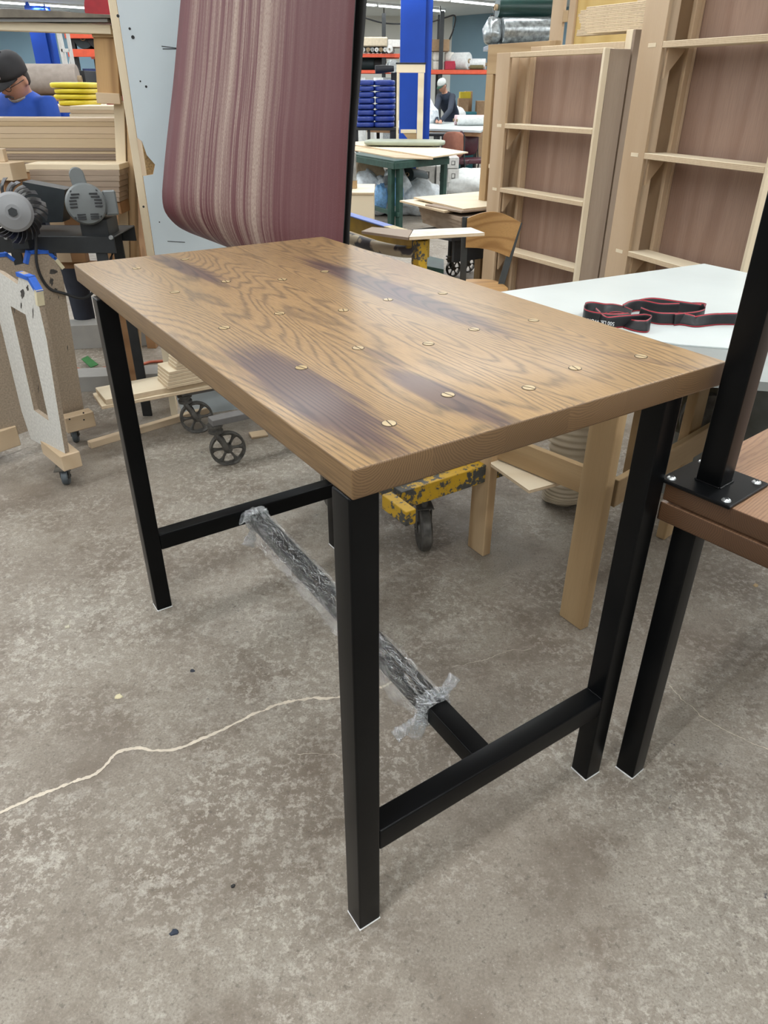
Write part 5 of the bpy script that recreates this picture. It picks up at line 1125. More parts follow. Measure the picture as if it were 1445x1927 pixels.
def cushion(name, c, s, mat, x=V((1, 0, 0)), tilt=0, puff=.35):
    """box cushion with softly crowned faces and rounded edges"""
    bm = bmesh.new(); n = 9; rows = []
    def sq(a, b, k, e=5.): 
        t = 2*math.pi*a; cx, sy = math.cos(t), math.sin(t); r = (abs(cx)**e+abs(sy)**e)**(-1/e); return cx*r*k, sy*r*k
    for (k, z) in ((.0, .50), (.45, .495), (.75, .47), (.93, .42), (.985, .32), (1, .15), (1, -.15), (.985, -.32), (.93, -.42), (.75, -.47), (.45, -.495), (.0, -.5)):
        k = max(k, .01); rows.append([bm.verts.new((sq(i/32, 0, k)[0]*s[0]/2, sq(i/32, 0, k)[1]*s[1]/2, z*s[2])) for i in range(32)])
    loft(bm, rows); x = x.normalized(); y = Z1.cross(x); return link(name, bm, mat, frame(x, y, Z1, c), None, True)
cc = at(762, 270, z=.83); tag(cushion('cushion', V((cc.x, cc.y, .845)), (1.15, .6, .065), M_SAGE, V((1, -.10, 0))), 'sage green flat cushion lying on the plywood sheet of the green bench', 'cushion')
cc = at(800, 262, z=.83); tag(cushion('cushion', V((cc.x+.2, cc.y+.75, .86)), (.5, .3, .05), M_STEELD), 'dark grey pad just behind the sage green cushion', 'cushion')
# birch box at the edge of the belt
wb = thing('plywood_box', V((at(675, 400, y=6.6).x, 6.8, 0)), 'pale plywood box just right of the hanging sanding belt', 'box')
x0_, x1_ = at(630, 365, y=6.6).x, at(703, 365, y=6.6).x; zt_3 = at(680, 362, y=6.6).z
box('box_body', ((x0_+x1_)/2, 6.9, (zt_3-.02)/2), (x1_-x0_, .6, zt_3-.02), M_PALE, wb); box('lid', ((x0_+x1_)/2, 6.9, zt_3-.0095), (x1_-x0_+.01, .62, .018), M_PALE, wb, edge=M_EDGE)
bz = thing('steel_bracket', V((at(662, 345, y=6.9).x, 6.9, zt_3)), 'small galvanised steel bracket on a wood block on the plywood box', 'bracket')
box('wood_block', V((at(662, 345, y=6.9).x, 6.9, zt_3+.03)), (.09, .08, .06), M_OLDPINE, bz); box('bracket', V((at(662, 345, y=6.9).x, 6.9, zt_3+.06+.11)), (.08, .05, .22), M_GALV, bz)
# ---- bagged rolls, cartons
def roll(name, c, ax, ln, r, mat, lab, grp=None, core=True, par=None, cat='roll'):
    t = thing(name, c-ax.normalized()*0, lab, cat, grp); M = axisM(c, ax)
    lathe('fabric', [(r*.28, -ln/2), (r*.96, -ln/2), (r, -ln/2+.01), (r, ln/2-.01), (r*.96, ln/2), (r*.28, ln/2)], M, mat, t, 24)
    bm = bmesh.new(); e = 20
    rings = [[bm.verts.new((rr*math.cos(6.283*i/e), rr*math.sin(6.283*i/e), h)) for i in range(e)] for rr, h in ((r*.28, -ln/2-.03), (r*.28, ln/2+.03), (r*.2, ln/2+.03), (r*.2, -ln/2-.03))]
    loft(bm, rings+[rings[0]], False); link('cardboard_core', bm, M_CARDT, M, t, True); return t
def blob(name, c, s, mat, seed, lab, cat='bag', grp=None, amp=.22, seg=24):
    bm = bmesh.new(); bmesh.ops.create_uvsphere(bm, u_segments=seg, v_segments=seg//2+2, radius=1)
    for v in bm.verts:
        n_ = v.co.normalized(); k = 1+amp*noise.noise(n_*2.2+V((seed, 0, 0)))+amp*.6*noise.noise(n_*6+V((0, seed, 0))); v.co = V((n_.x*s[0]*k, n_.y*s[1]*k, max(-s[2]*.92, n_.z*s[2]*k)))
    return tag(link(name, bm, mat, Matrix.Translation(V(c)+Z1*s[2]*.92), None, True), lab, cat, grp)
yb2 = 11.4
roll('fabric_roll', at(722, 342, y=10.9), V((.25, -1, .1)), .7, .085, M_ROLLG, 'grey fabric roll with a white core, in the plastic bags under the green bench')
roll('fabric_roll', at(781, 331, y=11.0), V((-.35, -1, .15)), .7, .09, M_ROLLD, 'black vinyl roll end beside the white cartons under the green bench')
for (u, v0, s, sd, lab) in ((690, 402, (.30, .3, .30), 1, 'clear plastic bag at the left end of the heap under the green bench'), (722, 404, (.26, .25, .26), 2, 'clear plastic bag below the grey fabric roll'), (745, 404, (.22, .3, .33), 5, 'clear plastic bag between the two green bench legs'),
                            (785, 404, (.32, .3, .24), 3, 'clear plastic bag right of the green bench legs, below the black roll'), (700, 385, (.35, .35, .24), 9, 'tall heap of white plastic at the back of the bags')):
    p = at(u, v0, z=0); blob('plastic_bag', V((p.x, p.y+(.5 if sd == 9 else 0), 0)), s, M_PLASTW, sd*3.1, lab, grp='plastic bags in the heap under the green bench')
for (u, v, s, sd) in ((716, 378, (.10, .12, .16), 1), (744, 372, (.10, .1, .18), 7)):
    p = at(u, v, y=10.45); tag(blob('blue_cloth', V((p.x, p.y, p.z-.1)), s, plain('light blue film', (.17, .36, .62), .4, var=.3, sc=30), sd, 'light blue film bundle %s in the bags under the green bench' % ('left of the green legs' if sd == 1 else 'between the green legs')), 'light blue film bundle %s in the bags under the green bench' % ('left of the green legs' if sd == 1 else 'between the green legs'), 'bag')
for (u, v, w_, h_, rz, dz, k) in ((677, 330, .36, .30, .4, .2, 'brown cardboard sheet leaning at the left of the plastic bags'), (702, 325, .30, .38, -.5, .25, 'larger crumpled cardboard flap in front of the grey fabric roll')):
    p = at(u, v, y=10.7); tag(beam('cardboard_sheet', p-V((.14*rz, 0, h_/2)), p+V((.14*rz, .15, h_/2)), w_, .008, plain('tan cardboard', (.47, .37, .25), .8), None, up=V((0, -1, .2))), k, 'cardboard')
M_MARK = plain('dark print', (.12, .12, .12), .8)
def carton(u0, v0, u1, v1, y, dep, lab, rz=0):
    a, b = at(u0, v1, y=y), at(u1, v0, y=y); t = thing('carton', V(((a.x+b.x)/2, y+dep/2, a.z)), lab, 'carton', 'white cartons beside the plastic bags'); w_, h_ = b.x-a.x, b.z-a.z
    c = V(((a.x+b.x)/2, y+dep/2, (a.z+b.z)/2)); bx_ = box('carton_body', c, (w_, dep, h_-.002), M_WBOX, t, bev=.006)
    box('shipping_mark', c+V((0, -dep/2-.001, -h_*.02)), (w_*.35, .002, h_*.40), M_MARK, t); box('blank_label', c+V((-w_*.02, -dep/2-.0025, 0)), (w_*.22, .002, h_*.26), M_WBOX, t); box('seam_tape', c+V((0, 0, h_/2)), (w_*.9, .05, .003), M_CARDT, t)
yk = 12.2; bot = 371
vf = 963.5-FPX*0
carton(820, 312, 841, 352, yk-.3, .5, 'white carton at the front of the stack, under the bench plywood'); carton(786, 312, 819, 345, yk-.25, .5, 'leftmost big white carton beside the black vinyl roll'); carton(842, 296, 864, 317, yk, .45, 'topmost white carton at the right of the stack'); carton(842, 318, 864, 344, yk, .45, 'middle white carton at the right of the stack'); carton(842, 345, 864, 384, yk, .45, 'lowest white carton at the right of the stack'); carton(803, 353, 841, 388, yk-.3, .5, 'lowest white carton at the front of the stack'); carton(780, 346, 802, 388, yk-.25, .5, 'low white carton beside the black vinyl roll')
roll('fabric_roll', at(885, 342, y=12.6)+V((.1, 0, 0)), V((1, .35, 0)), 1.2, .10, M_ROLLW, 'white fabric roll lying low behind the brown frame, right of the cartons')
p = at(885, 372, z=0); blob('white_cloth', V((p.x, p.y, 0)), (.6, .5, .22), M_ROLLW, 4., 'heap of white cloth on the floor right of the cartons', 'cloth')
# ---- far chairs
def banquet(p, rz, seatm, backm, lab, k=1.):
    t = thing('stacking_chair', p, lab, 'chair', rz=rz); M = WM[t.name] @ Matrix.Scale(k, 4)
    Mr = WM[t.name]
    for s in (-1, 1):
        pts = [Mr @ V((s*.2, -.2, 0)), Mr @ V((s*.2, -.18, .44)), Mr @ V((s*.2, .18, .46)), Mr @ V((s*.19, .24, .88))]; tube('side_frame', smoothpath(pts, 5), .012, M_DARK, t, 8); tube('rear_leg', [Mr @ V((s*.2, .26, 0)), Mr @ V((s*.2, .16, .45))], .012, M_DARK, t, 8)
    o = cushion('seat', Mr @ V((0, 0, .48)), (.42, .42, .08), seatm, (Mr.to_3x3() @ V((1, 0, 0)))); o.parent = t; o.matrix_basis = Mr.inverted() @ WM[o.name]
    bm = bmesh.new(); a_ = [[bm.verts.new((.19*math.copysign(abs(math.cos(6.283*i/20))**.6, math.cos(6.283*i/20))*k_, yy, .73+.19*math.copysign(abs(math.sin(6.283*i/20))**.6, math.sin(6.283*i/20))*k_)) for i in range(20)] for yy, k_ in ((.19, .9), (.205, 1), (.235, 1), (.25, .9))]
    loft(bm, a_); link('backrest', bm, backm, Mr, t, True)
banquet(V((at(862, 300, y=13.2).x, 13.2, 0)), math.pi-.5, M_MAROONV, M_RUST, 'chair with a rust coloured rounded back, in front of the far cutting table')
banquet(V((at(893, 330, y=12.3).x+.05, 13.3, 0)), .3, M_MAROONV, M_MAROONV, 'maroon padded stacking chair right of the cartons, half behind the frames')
# ================================================================ BLUE COLUMN, leaning frame, blue cushions
def column(u0, u1, y, dep, lab):
    x0_, x1_ = at(u0, 200, y=y).x, at(u1, 200, y=y).x; t = thing('steel_column', V(((x0_+x1_)/2, y+dep/2, 0)), lab, 'column')
    box('column', ((x0_+x1_)/2, y+dep/2, CEIL/2), (x1_-x0_, dep, CEIL), M_BLUE, t); box('flange', (x1_+.05, y+dep/2+.02, CEIL/2), (.10, dep*.8, CEIL-.002), M_BLUE, t); return t
column(752, 797, 12.5, .3, 'tall bright blue column in the middle distance beside the blue cushions')
lf = thing('leaning_frame', V((at(770, 260, y=12.0).x, 12.0, 0)), 'pale narrow wooden frame standing in front of the bright blue column', 'frame')
Lx = lambda u, v: at(u, v, y=12.0)
t0, t1 = Lx(746, 129), Lx(800, 130); beam('top_rail', V((t0.x, 12.0, t0.z)), V((t1.x, 12.0, t0.z)), .05, .10, M_PALE, lf); beam('top_cap', V((t0.x-.01, 12.0, t0.z+.062)), V((t1.x+.01, 12.0, t0.z+.062)), .06, .02, M_DARK, lf)
b_0 = Lx(745, 247); xr0, xr1 = Lx(795, 140), Lx(787, 262)
box('side_rail', ((xr0.x+xr1.x)/2, 12.0, (t0.z-.052)/2), (.085, .05, t0.z-.052), M_PALE, lf); box('side_rail', (t0.x+.02, 12.0, (t0.z-.052)/2), (.03, .05, t0.z-.052), M_PALE, lf)
box('bottom_rail', ((t0.x+xr0.x)/2+.0, 12.0, b_0.z), (xr0.x-t0.x-.14, .05, .045), M_PALE, lf)
bm = bmesh.new(); vs = [bm.verts.new(c) for c in ((0, 0, 0), (-.2, 0, 0), (0, 0, -.22))]; fc_ = bm.faces.new(vs); r = bmesh.ops.extrude_face_region(bm, geom=[fc_])
for v in r['geom']:
    if isinstance(v, bmesh.types.BMVert): v.co.y += .03
link('corner_brace', bm, M_OLDPINE, Matrix.Translation(((xr0.x+xr1.x)/2-.045, 11.99, b_0.z-.024)), lf)
yq = 13.3; rowsv = [150, 161.5, 172.5, 184, 195.5, 206.5, 218, 229.5, 240.5]; ordn = ('topmost', 'second', 'third', 'fourth', 'fifth', 'sixth', 'seventh', 'lowest')
zbase = at(700, rowsv[-1], y=yq).z
for ci, (ua, ub) in enumerate(((672, 706), (707, 744))):
    for i in range(8):
        o_ = (6-i)*.8 if ci == 0 else (3-abs(i-3)*1); xa_, xb_ = at(ua-3+o_*.6, 200, y=yq).x, at(ub-1+(o_*.5 if ci else 0), 200, y=yq).x; zt_4, zb_4 = at(700, rowsv[i], y=yq).z, at(700, rowsv[i+1], y=yq).z
        tag(cushion('blue_cushion', V(((xa_+xb_)/2, yq+.25, (zt_4+zb_4)/2)), (xb_-xa_, .5, (zt_4-zb_4)*1.0), M_CUSHB), '%s blue vinyl cushion, from the top, in the %s column by the bright blue column' % (ordn[i], ('left', 'right')[ci]), 'cushion', 'blue vinyl cushions stacked in two columns')
cs = thing('steel_stand', V((at(708, 240, y=yq).x, yq+.25, 0)), 'black steel stand with a tall post carrying the blue vinyl cushions', 'stand')
xa_, xb_ = at(664, 240, y=yq).x, at(746, 240, y=yq).x; box('stand_top', ((xa_+xb_)/2, yq+.25, zbase-.02), (xb_-xa_, .5, .036), M_DARK, cs)
for x in (xa_+.05, (xa_+xb_)/2-.1, xb_-.06):
    box('leg', (x, yq+.04, (zbase-.04)/2), (.09 if x > xb_-.1 else .04, .05, zbase-.04), M_DARK, cs); box('leg', (x, yq+.46, (zbase-.04)/2), (.04, .05, zbase-.04), M_DARK, cs)
xp = at(741, 200, y=13.95).x; zp = at(741, 118, y=13.95).z; box('tall_post', (xp, 13.95, zp/2), (.10, .06, zp), M_STEELD, cs)
pa = at(738, 125, y=13.9); lathe('reel', [(0, -.05), (.09, -.05), (.09, -.04), (.04, -.035), (.04, .035), (.09, .04), (.09, .05), (0, .05)], axisM(pa+V((0, -.1, 0)), V((.6, -1, 0))), M_GALV, cs, 20)
lathe('funnel', [(0, 0), (.06, 0), (.06, .12), (.04, .3), (.0, .3)], axisM(at(706, 131, y=13.7), V((1, .1, .05))), M_DARK, cs, 18)
tube('arm', [at(718, 129, y=13.7), at(741, 127, y=13.9)], .02, M_DARK, cs)
# ================================================================ PALLET RACKS
def rack(ua, ub, y, dep, beams, lab, tops, posts, zup):
    xa_, xb_ = at(ua, 135, y=y).x, at(ub, 135, y=y).x; t = thing('pallet_rack', V(((xa_+xb_)/2, y+dep/2, 0)), lab, 'rack')
    for (v0, v1) in beams:
        z1_, z0_ = at(740, v0, y=y).z, at(740, v1, y=y).z
        for yy in (y, y+dep-.05): box('beam', ((xa_+xb_)/2, yy+.025, (z0_+z1_)/2), (xb_-xa_, .05, z1_-z0_), M_REDB, t)
        box('shelf_deck', ((xa_+xb_)/2, y+dep/2, z1_-.012), (xb_-xa_, dep-.11, .02), M_GREYW, t)
    for u in posts:
        x = at(u, 135, y=y).x
        for yy in (y+.09, y+dep+.04): box('upright', (x, yy, zup/2), (.09, .07, zup), M_STEELD, t)
        for z_ in (.4, 1.2, 2.0, 2.7):
            if z_ < zup: beam('brace', V((x, y+.1, z_)), V((x, y+dep, z_+.4)), .03, .03, M_STEELD, t)
    return t
yR = 19.0; dR = 1.0
rack(795, 935, yR, dR, [(131, 139)], 'orange beamed pallet rack behind the man in navy', None, (829, 930), 2.95)
yL = 19.6
rack(655, 752, yL, dR, [(101, 108), (132, 138)], 'orange beamed pallet rack left of the bright blue column, behind the cushions', None, (722, 660), 2.95)
def zt_at(v, y): return at(740, v, y=y).z
z1s = zt_at(131, yR)
M_CONE = plain('white batting', (.66, .64, .58), .9)
# batting rolls, stacked like cheeses
for (u0, u1, v0, v1, lab) in ((795, 812, 120, 131, 'lowest left'), (795, 812, 109, 120, 'middle left'), (795, 812, 98, 109, 'top left'), (813, 834, 115, 131, 'lowest right'), (813, 834, 97, 114, 'top middle'), (836, 855, 98, 115, 'top right')):
    a, b = at(u0, v1, y=yR+.4), at(u1, v0, y=yR+.4); r = (b.x-a.x)/2; M = Matrix.Translation(((a.x+b.x)/2, yR+.4, a.z)); h = b.z-a.z
    if u0 == 836: pass
    tag(lathe('batting_roll', [(0, 0), (r*.9, 0), (r, h*.15), (r, h*.85), (r*.9, h-.004), (0, h-.004)], M, M_CONE, None, 24), 'round white batting roll, %s of the group on the orange rack' % lab, 'roll', 'round batting rolls on the orange rack')
a, b = at(836, 131, y=yR+.4), at(856, 115.4, y=yR+.4); tag(box('red_carton', ((a.x+b.x)/2, yR+.4, (a.z+b.z)/2), (b.x-a.x, .4, b.z-a.z), plain('red carton print', (.42, .02, .05), .6), None), 'red carton under the batting rolls on the orange rack', 'carton')
a, b = at(803, 96.6, y=yR+.4), at(845, 75, y=yR+.4); tag(box('cardboard_box', ((a.x+b.x)/2, yR+.45, (a.z+b.z)/2), (b.x-a.x, .5, b.z-a.z), M_CARD, None), 'grey brown cardboard box on top of the white batting rolls', 'box')
p = at(868, 119, y=yR+.3); roll('film_roll', V((p.x, p.y, z1s+.17)), V((.9, -.6, 0)), .38, .17, M_ROLLW, 'fat white film roll on the orange rack, nearest the batting rolls')
roll('film_roll', V((at(893, 119, y=yR).x, yR+.25, z1s+.11)), V((1, -.25, 0)), .55, .11, M_ROLLW, 'thinner white film roll with a cardboard core, right on the orange rack')
roll('fabric_roll', V((at(897, 128, y=yR-.0).x, yR+.06, z1s+.05)), V((1, -.1, 0)), .3, .045, plain('olive fabric', (.12, .10, .04), .8), 'small olive roll at the front edge of the orange rack')
# rolls on the left rack
zU = zt_at(101, yL)
for i, u in enumerate((686, 695, 703, 711, 719, 727, 735)):
    big = i >= 6; r = .075 if not big else .085; roll('fabric_roll', V((at(u, 95, y=yL).x, yL+.42, zU+r)), V((-.06, -1, 0)), .95, r*.98*(.62 if not big else .9), (M_GALV, M_CARDT, M_ROLLG, M_ROLLW, M_CARDT, M_ROLLW, M_ROLLW)[i], 'rolled fabric seen end on, %s from the left on the upper left rack' % ('first', 'second', 'third', 'fourth', 'fifth', 'sixth', 'seventh')[i], 'fabric rolls seen end on, on the upper left rack')
a, b = at(676, 90, y=yL-.5), at(729, 73, y=yL-.5); zM = zU+.165
tag(box('foam_slab', ((a.x+b.x)/2, yL+.35, zM+.06), (b.x-a.x, .9, .18), plain('foam', (.50, .43, .32), .9), None, bev=.02), 'thick cream foam slab lying on the end-on fabric rolls', 'foam')
a, b = at(729, 88, y=yL), at(756, 80, y=yL); tag(box('white_slab', ((a.x+b.x)/2+.06, yL+.5, zM+.04), (b.x-a.x+.1, .8, .14), M_WBOX, None), 'white foam slab beside the cream one, against the bright blue column', 'foam')
zLo = zt_at(132, yL)
for (u, r, m, lab) in ((690, .14, M_ROLLD, 'dark roll lying on the lower left rack shelf'), (712, .13, M_DARK, 'black roll on the lower left rack shelf, right of the dark one')): roll('fabric_roll', V((at(u, 125, y=yL).x, yL+.45, zLo+r)), V((1, -.1, 0)), .35, r, m, lab)
# rolls standing on the floor under the left rack
for i, (u, m) in enumerate(((676, M_ROLLW), (714, M_ROLLW), (728, M_ROLLG))):
    p = at(u, 146, y=yL-.9); h = p.z; tag(lathe('standing_roll', [(0, 0), (.13, 0), (.13, h), (.05, h), (.05, h-.05), (0, h-.05)], Matrix.Translation((p.x, yL-.9, 0)), m, None, 20), '%s fabric roll standing behind the blue cushions' % ('left white', 'right white', 'grey')[i], 'roll')
# ---- cutting table, man 2, rolls on it
zt5 = .92; ctp = [at(690, 238, z=zt5), at(905, 246, z=zt5), at(925, 232, z=zt5), at(700, 225, z=zt5)]
ct = thing('cutting_table', V(((ctp[0].x+ctp[1].x)/2, (ctp[0].y+ctp[2].y)/2, 0)), 'long white cutting table that the man in navy leans on', 'table')
prism('table_top', ctp, zt5-.03, zt5, M_WHITET, ct); prism('table_edge', [q_+V((0, .02, 0)) for q_ in ctp], zt5-.09, zt5-.0305, M_BROWNB, ct)
for q_ in (ctp[1].lerp(ctp[2], .1)+V((-.3, 0, 0)), ctp[1].lerp(ctp[0], .45)+V((0, .1, 0)), ctp[2]+V((-.3, -.1, 0)), ctp[0]+V((.2, .2, 0))): box('leg', V((q_.x, q_.y, (zt5-.092)/2)), (.06, .06, zt5-.092), M_DARK, ct)
pr = at(880, 236, z=zt5); roll('vinyl_roll', V((pr.x+.05, pr.y-.1, zt5+.085)), V((1, .05, 0)), .50, .08, M_ROLLW, 'white vinyl roll with a blue band, on the right end of the cutting table')
roll('vinyl_roll', V((pr.x+.05, pr.y+.08, zt5+.085)), V((1, .05, 0)), .58, .083, plain('pink backed vinyl', (.62, .45, .47), .6), 'pinkish vinyl roll behind the white one on the cutting table')
pr = at(816, 232, z=zt5); tag(lathe('film_bundle', [(0, 0), (.20, 0), (.22, .05), (.19, .22), (.10, .30), (.06, .38), (.01, .44), (0, .44)], Matrix.Translation((pr.x-.1, pr.y+.15, zt5)), M_PLASTW, None, 24), 'white pointed bundle of film on the cutting table left of the man in navy', 'bundle')
pr = at(866, 226, z=zt5); blob('white_cloth', V((pr.x+.0, pr.y+.6, zt5-.15)), (.18, .3, .2), M_ROLLW, 12., 'white cloth heap behind the right elbow of the man in navy', 'cloth'); 
a = at(884, 222, z=zt5); tag(box('teal_case', V((a.x, a.y+.2, zt5+.05)), (.32, .25, .14), M_TEAL, None, bev=.01), 'teal plastic case on the cutting table behind the rolls', 'case')
a = at(884, 262, y=16.0); tag(box('teal_bin', V((a.x, 16.6, .35)), (.40, .35, .7), M_TEAL, None, bev=.01), 'teal plastic bin standing under the cutting table', 'bin')
# boxes at the back right
for (u0, v0, u1, v1, lab, m) in ((862, 185, 882, 215, 'left brown carton behind the man in navy', M_CARD), (878, 172, 893, 200, 'upright brown carton under the orange rack', M_CARD), (896, 190, 914, 226, 'right brown carton next to the frames', M_CARD), (866, 173, 886, 184, 'yellow lidded crate on the brown carton', M_CUSHY)):
    a, b = at(u0, v1, y=20.5), at(u1, v0, y=20.5); zb__ = b.z-.45 if 'yellow' in lab else 0
    if 'yellow' in lab: zb__ = at(870, 185, y=20.5).z
    tag(box('carton' if m is M_CARD else 'crate', ((a.x+b.x)/2, 20.7 if u0 != 878 else 21.15, (b.z+zb__)/2), (b.x-a.x, .4, b.z-zb__), m, None), lab, 'carton' if m is M_CARD else 'crate')
# roll shelf above the frames (white perforated upright, rolls on it)
ysh = 9.0; zS = at(980, 84, y=ysh).z; xs0, xs1 = at(922, 84, y=ysh).x, at(1150, 84, y=ysh).x
sf = thing('roll_shelf', V(((xs0+xs1)/2, ysh+.3, 0)), 'shelf with a white perforated upright, carrying rolls above the brown frame', 'shelf')
box('shelf_deck', ((xs0+xs1)/2, ysh+.3, zS-.02), (xs1-xs0, .6, .04), M_GALV, sf)
zpt = at(933, 20, y=ysh+.62).z; xp0 = at(934, 60, y=ysh+.62).x
box('upright', (xp0, ysh+.63, zpt/2), (.05, .04, zpt), M_WBOX, sf); box('upright', (xs1-.05, ysh+.63, zpt/2), (.05, .04, zpt), M_WBOX, sf); box('upright', (xs1-.05, ysh+.02, (zS-.04)/2), (.05, .04, zS-.04), M_WBOX, sf); box('upright', (xs0+.45, ysh+.58, (zS-.04)/2), (.05, .04, zS-.04), M_WBOX, sf)
bm = bmesh.new()
for i in range(26): bbox_bm(bm, (.018, .003, .03), (xp0, ysh+.608, zpt-.06-i*.07))
link('punched_slots', bm, M_DARK, Matrix(), sf)
r_ = .10; M_FOIL = plain('foil wrap', (.34, .37, .38), .3, .7, var=.5, sc=25, bmp=1)
roll('foil_roll', V((at(995, 70, y=ysh+.2).x, ysh+.2, zS+.125)), V((1, .18, 0)), .62, .12, M_FOIL, 'foil wrapped grey roll on the shelf above the brown frame')
roll('green_roll', V((at(985, 48, y=ysh+.35).x, ysh+.32, zS+.34)), V((1, .18, 0)), .62, .10, plain('dark green vinyl', (.008, .035, .03), .35), 'dark green roll with a white end, lying on the foil wrapped roll')
blob('foil_bag', V((at(931, 78, y=ysh).x, ysh+.2, zS)), (.11, .14, .13), M_FOIL, 2., 'silver foil bundle at the left end of the roll shelf', 'bundle')
# ================================================================ LEFT BACKGROUND
column(84, 112, 22.0, .4, 'bright blue column at the far left behind the man in royal blue')
ld = thing('ladder', V((at(125, 150, y=8.6).x, 8.7, 0)), 'white rolling ladder standing next to the left blue column', 'ladder')
zl1 = at(112, 40, y=8.5).z
for (ua, ub) in ((108, 128), (126, 143)):
    p1 = at(ua, 56, y=8.5); p0 = at(ub, 152, y=8.5); q_ = p1+(p0-p1)*(p1.z/(p1.z-p0.z)); beam('rail', q_, p1+(p1-p0)*.02, .03, .03, M_WBOX, ld, up=V((0, 1, 0)))
q_ = at(112, 58, y=8.8); q0 = at(132, 152, y=8.8); q2_ = q_+(q0-q_)*(q_.z/(q_.z-q0.z)); beam('rail', q2_, q_, .025, .025, M_WBOX, ld, up=V((0, 1, 0)))
for v in (95, 152, 130): beam('rung', at(116+(v-95)*.2, v, y=8.5), at(132+(v-95)*.2, v, y=8.5), .03, .03, M_WBOX, ld)
beam('brace', at(134, 98, y=8.5), at(128, 150, y=8.5), .015, .015, M_WBOX, ld, up=V((0, 1, 0)))
yr = 9.8; zr = at(150, 95, y=yr).z; xr_a, xr_b = at(128, 95, y=yr).x, at(210, 95, y=yr).x
lr = thing('pallet_rack', V(((xr_a+xr_b)/2, yr+.4, 0)), 'orange beamed rack at the upper left, with two black rolls on it', 'rack')
for v in (94, 59): 
    z_ = at(150, v, y=yr).z
    for yy in (yr, yr+.75): box('beam', ((xr_a+xr_b)/2, yy, z_-.03), (xr_b-xr_a, .05, .075), M_REDB, lr)
    box('shelf_deck', ((xr_a+xr_b)/2, yr+.375, z_-.005), (xr_b-xr_a, .69, .015), M_GREYW, lr)
for x in (xr_a+.04, xr_b-.04):
    for yy in (yr+.07, yr+.82): box('upright', (x, yy, 1.05), (.07, .06, 2.1), M_STEELD, lr)
for i, (u, lab) in enumerate(((146, 'left black roll with a white sleeve on the upper left orange rack'), (172, 'right black roll with a grey sleeve on the upper left orange rack'))): roll('black_roll', V((at(u, 82, y=yr).x, yr+.40, zr+.010+.115)), V((.15, -1, 0)), .7, .11, M_DARK if i else M_ROLLD, lab)
# table behind the man with cushions, roll, cartons
ytb = 6.0; zY = at(120, 200, y=ytb).z
bt = thing('packing_table', V((at(100, 200, y=ytb).x, ytb+.35, 0)), 'plain table behind the man in royal blue, with the yellow cushions on it', 'table')
xa_, xb_ = at(-60, 200, y=ytb).x, at(212, 200, y=ytb).x; box('table_top', ((xa_+xb_)/2, ytb+.38, zY-.02), (xb_-xa_, .8, .04), M_BIRCH, bt)
for x in (xa_+.1, xb_-.1):
    for yy in (ytb+.05, ytb+.7): box('leg', (x, yy, (zY-.04)/2), (.06, .06, zY-.04), M_BROWNB, bt)
yv = [152.5, 164.5, 175, 186, 198]; of = [(86, 160), (95, 161), (94, 161), (104, 161)]
for i in range(4):
    a, b = at(of[i][0], yv[i+1], y=ytb), at(of[i][1], yv[i], y=ytb); tag(cushion('yellow_cushion', V(((a.x+b.x)/2, ytb+.2, zY+.0+(a.z+b.z)/2-at(100, 198, y=ytb).z)), (b.x-a.x, .38, (b.z-a.z)), M_CUSHY), 'yellow cushion behind the man in royal blue, %s of the stack of four' % ('topmost', 'second from top', 'third from top', 'lowest')[i], 'cushion', 'yellow cushions in a stack')
yrl = 7.4; roll('carpet_roll', V((at(78, 150, y=yrl).x, yrl, at(78, 150, y=yrl).z)), V((1, .15, 0)), .62, .12, plain('taupe carpet backing', (.30, .26, .23), .85), 'thick taupe carpet roll behind the head of the man in royal blue')
rt = thing('roll_trestle', V((at(78, 168, y=yrl).x, yrl, 0)), 'brown trestle below the thick taupe carpet roll', 'trestle'); zz_ = at(78, 150, y=yrl).z-.122
box('trestle_top', V((at(78, 168, y=yrl).x, yrl, zz_-.02)), (.7, .3, .04), M_BROWNB, rt); 
for s in (-1, 1): box('leg', V((at(78, 168, y=yrl).x+s*.3, yrl, (zz_-.04)/2)), (.05, .25, zz_-.04), M_BROWNB, rt)
def pbox(name, u0, v0, u1, v1, y, dep, mat, lab, cat, zb=None):
    a, b = at(u0, v1, y=y), at(u1, v0, y=y); z0_ = a.z if zb is None else zb; return tag(box(name, ((a.x+b.x)/2, y+dep/2, (b.z+z0_)/2), (b.x-a.x, dep, b.z-z0_), mat, None), lab, cat)
pbox('navy_carton', 160, 129, 200, 160, 8.0, .4, plain('navy printed carton', (.02, .035, .12), .5, var=.6, sc=14), 'navy printed carton at the upper left, above the grey crates', 'carton', None)
pbox('grey_crate', 160, 160.5, 208, 185, 8.0, .4, M_GREY, 'grey crate under the navy printed carton', 'crate'); pbox('grey_crate', 164, 185.5, 212, 215, 8.0, .4, M_GREY, 'lower grey crate next to the knotty stud', 'crate', 0)
pbox('black_case', 143, 133, 158, 152, 7.6, .4, M_DARK, 'black case left of the navy printed carton', 'case', 0); pbox('cardboard_box', 163, 181, 190, 200, 7.3, .3, M_CARD, 'flat brown carton below the grey crates', 'box', 0)
